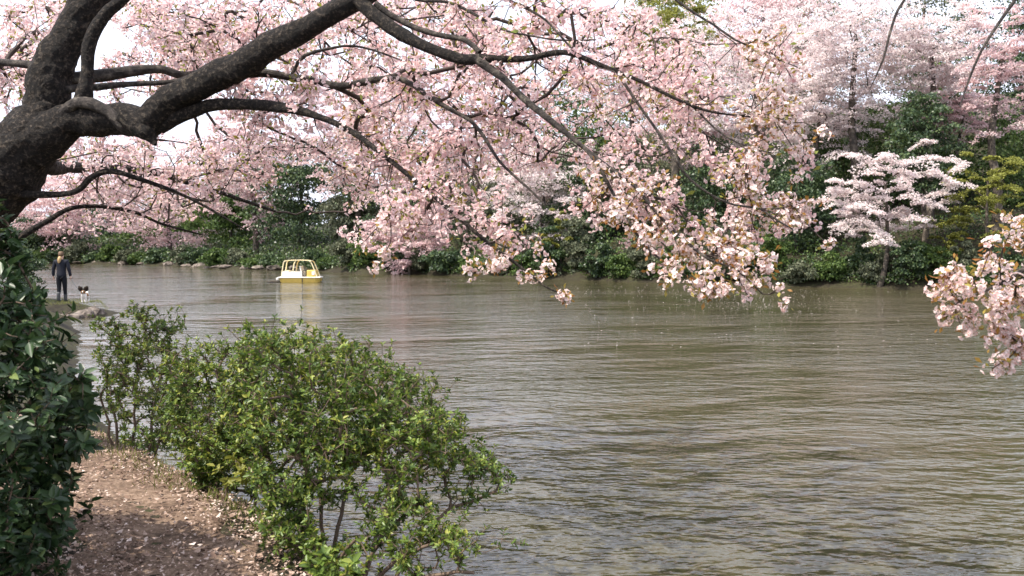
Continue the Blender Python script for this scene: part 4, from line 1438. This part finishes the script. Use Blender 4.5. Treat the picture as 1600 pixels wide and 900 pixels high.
# ------------------------------------------------------------------ person and dog
def skin_mesh(name, verts, edges, radii, sub=2, root=0):
    me = bpy.data.meshes.new(name)
    me.from_pydata(verts, edges, [])
    o = bpy.data.objects.new(name, me)
    COL.objects.link(o)
    m = o.modifiers.new('skin', 'SKIN')
    m.use_smooth_shade = True
    sv = me.skin_vertices[0].data
    for i, r in enumerate(radii):
        sv[i].radius = r if isinstance(r, tuple) else (r, r)
        sv[i].use_root = (i == root)
    s = o.modifiers.new('sub', 'SUBSURF')
    s.levels = sub
    s.render_levels = sub
    dg = bpy.context.evaluated_depsgraph_get()
    dg.update()
    res = bpy.data.meshes.new_from_object(o.evaluated_get(dg))
    res.name = name
    bpy.data.objects.remove(o)
    smooth(res)
    return res


M_skin = plain_mat('skin', (0.55, 0.34, 0.25), 0.5, 0.4, 0.05)
M_jacket = plain_mat('jacket_navy', (0.010, 0.012, 0.020), 0.8, 0.3, 0.25, 14.0, 0.4)
M_leg = plain_mat('leggings_dark', (0.007, 0.008, 0.012), 0.8, 0.2, 0.2)
M_boot = plain_mat('boot_grey', (0.06, 0.062, 0.065), 0.5, 0.4, 0.2)
M_hair = plain_mat('hair_blonde', (0.42, 0.28, 0.13), 0.55, 0.4, 0.4, 30.0, 0.5)
M_hairband = plain_mat('hair_brown', (0.11, 0.065, 0.035), 0.6, 0.3, 0.3, 20.0)

pp = at(97, 472, 30.0)
pz = gz(pp[0], pp[1])
person = thing('person', (float(pp[0]), float(pp[1]), pz), 'person seen from behind in dark jacket, leggings and boots holding a leash', 'person')
person.rotation_euler = (0, 0, R(6))
# +Y is ahead of the person (away from the camera); x to the right
bv = [(0, 0, .90), (0, .0, 1.08), (0, .01, 1.24), (0, .0, 1.38), (0, .005, 1.45), (0, .03, 1.52), (0, .04, 1.60),
      (.085, 0, .85), (.085, .05, .48), (.08, .10, .09), (.08, .20, .04),
      (-.085, 0, .85), (-.085, .0, .48), (-.085, -.06, .09), (-.085, .05, .04),
      (.185, 0, 1.37), (.25, -.02, 1.12), (.28, .03, .88), (-.185, 0, 1.37), (-.25, -.02, 1.12), (-.27, .02, .88)]
be = [(0, 1), (1, 2), (2, 3), (3, 4), (4, 5), (5, 6), (0, 7), (7, 8), (8, 9), (9, 10), (0, 11), (11, 12), (12, 13), (13, 14), (3, 15), (15, 16), (16, 17), (3, 18), (18, 19), (19, 20)]
brad = [(.11, .09), (.10, .08), (.12, .09), (.10, .075), .05, .075, .08, .08, .058, .038, .03, .085, .058, .038, .03, .055, .042, .028, .055, .042, .028]
obj('body', skin_mesh('body', bv, be, brad), M_skin, person)
# jacket: torso and sleeves
jv = [(0, 0, .80), (0, 0, .96), (0, .0, 1.10), (0, .01, 1.25), (0, .0, 1.37), (0, .01, 1.45), (.185, 0, 1.375), (.25, -.02, 1.12), (.282, .03, .87), (-.185, 0, 1.375), (-.25, -.02, 1.12), (-.272, .02, .87)]
je = [(0, 1), (1, 2), (2, 3), (3, 4), (4, 5), (4, 6), (6, 7), (7, 8), (4, 9), (9, 10), (10, 11)]
jr = [(.185, .14), (.165, .13), (.15, .12), (.175, .13), (.14, .105), .065, .078, .062, .048, .078, .062, .048]
obj('jacket', skin_mesh('jacket', jv, je, jr), M_jacket, person)
lv = [(0, 0, .92), (.085, 0, .82), (.085, .05, .48), (.08, .09, .2), (-.085, 0, .82), (-.085, .0, .48), (-.085, -.05, .2)]
le = [(0, 1), (1, 2), (2, 3), (0, 4), (4, 5), (5, 6)]
obj('leggings', skin_mesh('leggings', lv, le, [(.11, .09), .098, .072, .052, .098, .072, .052]), M_leg, person)
for x, y in ((.08, .09), (-.085, -.06)):
    obj('boot', skin_mesh('boot', [(x, y, .36), (x, y, .14), (x, y, .055), (x, y + .14, .045)], [(0, 1), (1, 2), (2, 3)], [.07, .058, .055, .05]), M_boot, person)
# brown hair gathered into a blonde tail
obj('hair', skin_mesh('hair', [(0, .045, 1.67), (0, .0, 1.645), (0, -.035, 1.59), (0, -.035, 1.53)], [(0, 1), (1, 2), (2, 3)], [.075, .098, .085, .06]), M_hairband, person)
obj('ponytail', skin_mesh('ponytail', [(0, -.05, 1.55), (-.01, -.10, 1.49), (-.02, -.125, 1.40), (-.03, -.13, 1.31)], [(0, 1), (1, 2), (2, 3)], [.045, .07, .06, .025]), M_hair, person)
obj('head_band', skin_mesh('head_band', [(-.09, .03, 1.655), (-.05, -.02, 1.69), (.05, -.02, 1.69), (.09, .03, 1.655)], [(0, 1), (1, 2), (2, 3)], [.02, .03, .03, .02]), M_hairband, person)


def hand(side, wx, wy, wz):
    """Relaxed hand: palm, four curled fingers and a thumb."""
    s = side
    v, e, r = [(wx, wy, wz), (wx, wy + .005, wz - .045), (wx, wy + .01, wz - .08)], [(0, 1), (1, 2)], [(.022, .028), (.018, .034), (.016, .034)]
    for k, (dy, ln) in enumerate(((-.026, .055), (-.008, .068), (.010, .064), (.028, .05))):
        b = len(v)
        v += [(wx, wy + .01 + dy, wz - .085), (wx - s * .004, wy + .012 + dy, wz - .085 - ln * .55), (wx - s * .018, wy + .012 + dy, wz - .085 - ln)]
        e += [(2, b), (b, b + 1), (b + 1, b + 2)]
        r += [.0095, .009, .0075]
    b = len(v)
    v += [(wx - s * .006, wy + .045, wz - .04), (wx - s * .015, wy + .058, wz - .072)]
    e += [(1, b), (b, b + 1)]
    r += [.011, .009]
    return skin_mesh('hand', v, e, r, 1)


obj('hand', hand(1, .282, .035, .89), M_skin, person)
obj('hand', hand(-1, -.272, .025, .89), M_skin, person)

M_fur = plain_mat('fur_white', (0.74, 0.70, 0.65), 0.85, 0.2, 0.12, 25.0, 0.5)
M_tan = plain_mat('fur_tan', (0.20, 0.10, 0.04), 0.85, 0.2, 0.2, 25.0, 0.5)
M_blackfur = plain_mat('fur_black', (0.025, 0.018, 0.014), 0.8, 0.2, 0.3, 25.0, 0.5)
dp = at(133, 477, 29.3)
dz = gz(dp[0], dp[1])
dog = thing('dog', (float(dp[0]), float(dp[1]), dz), 'small white dog with tan and black face and big upright ears', 'dog')
dog.rotation_euler = (0, 0, R(10))
# faces the camera: -Y is forward
dv = [(0, .06, .24), (0, -.06, .235), (0, -.12, .26), (0, -.16, .33), (0, -.19, .38), (0, -.265, .355),      # trunk, chest, neck, head, muzzle
      (0, .17, .25), (0, .25, .30), (0, .27, .38),                                                        # rump, tail
      (.055, -.12, .17), (.055, -.11, .09), (.055, -.125, .02), (-.055, -.12, .17), (-.055, -.11, .09), (-.055, -.125, .02),
      (.055, .15, .19), (.06, .19, .11), (.06, .165, .02), (-.055, .15, .19), (-.06, .19, .11), (-.06, .165, .02)]
de = [(0, 1), (1, 2), (2, 3), (3, 4), (4, 5), (0, 6), (6, 7), (7, 8), (2, 9), (9, 10), (10, 11), (2, 12), (12, 13), (13, 14), (6, 15), (15, 16), (16, 17), (6, 18), (18, 19), (19, 20)]
dr = [.085, .09, .085, .07, .085, .032, .075, .035, .05, .04, .026, .024, .04, .026, .024, .045, .026, .024, .045, .026, .024]
dm = skin_mesh('dog_body', dv, de, dr)
for m in (M_fur, M_tan, M_blackfur):
    dm.materials.append(m)
for p in dm.polygons:
    x, y, z = p.center
    if z > .315 and y < -.10 and abs(x) > 0.008:
        p.material_index = 1 if (z < .39 or abs(x) < .045) else 2
    if y < -.27 and z > .34:
        p.material_index = 2
    if y > -0.06 and z > .22 and abs(x) < .2 and y < .17:
        p.material_index = 1
obj('dog_body', dm, None, dog)
for s in (-1, 1):
    def ear(bm):
        M_ = Matrix.Translation((s * .095, -.165, .49)) @ Matrix.Rotation(R(s * 32), 4, 'Y') @ Matrix.Diagonal((1.0, .35, 1.0, 1))
        bmesh.ops.create_cone(bm, cap_ends=True, segments=12, radius1=.066, radius2=.02, depth=.17, matrix=M_)
        bmesh.ops.subdivide_edges(bm, edges=bm.edges[:], cuts=1, smooth=0.6)
    bm_obj('ear', ear, M_blackfur, dog, True)
    bm_obj('eye', lambda bm: bmesh.ops.create_uvsphere(bm, u_segments=8, v_segments=6, radius=.013, matrix=Matrix.Translation((s * .036, -.262, .405))), M_blackfur, dog)
bm_obj('nose', lambda bm: bmesh.ops.create_uvsphere(bm, u_segments=8, v_segments=6, radius=.018, matrix=Matrix.Translation((0, -.298, .362))), M_blackfur, dog)
M_leash = plain_mat('leash_dark', (0.05, 0.05, 0.055), 0.6)
bpy.context.view_layer.update()
h = person.matrix_world @ Vector((.275, .045, .81))
c = dog.matrix_world @ Vector((-.04, -.13, .36))
mid = (h + c) / 2 - Vector((0, 0, .07))
o = tube_obj('dog_leash', [tuple(h), tuple(mid), tuple(c)], .013, M_leash, None, 6, .05)
tag(o, 'thin dark leash between the walker and the dog', 'leash')
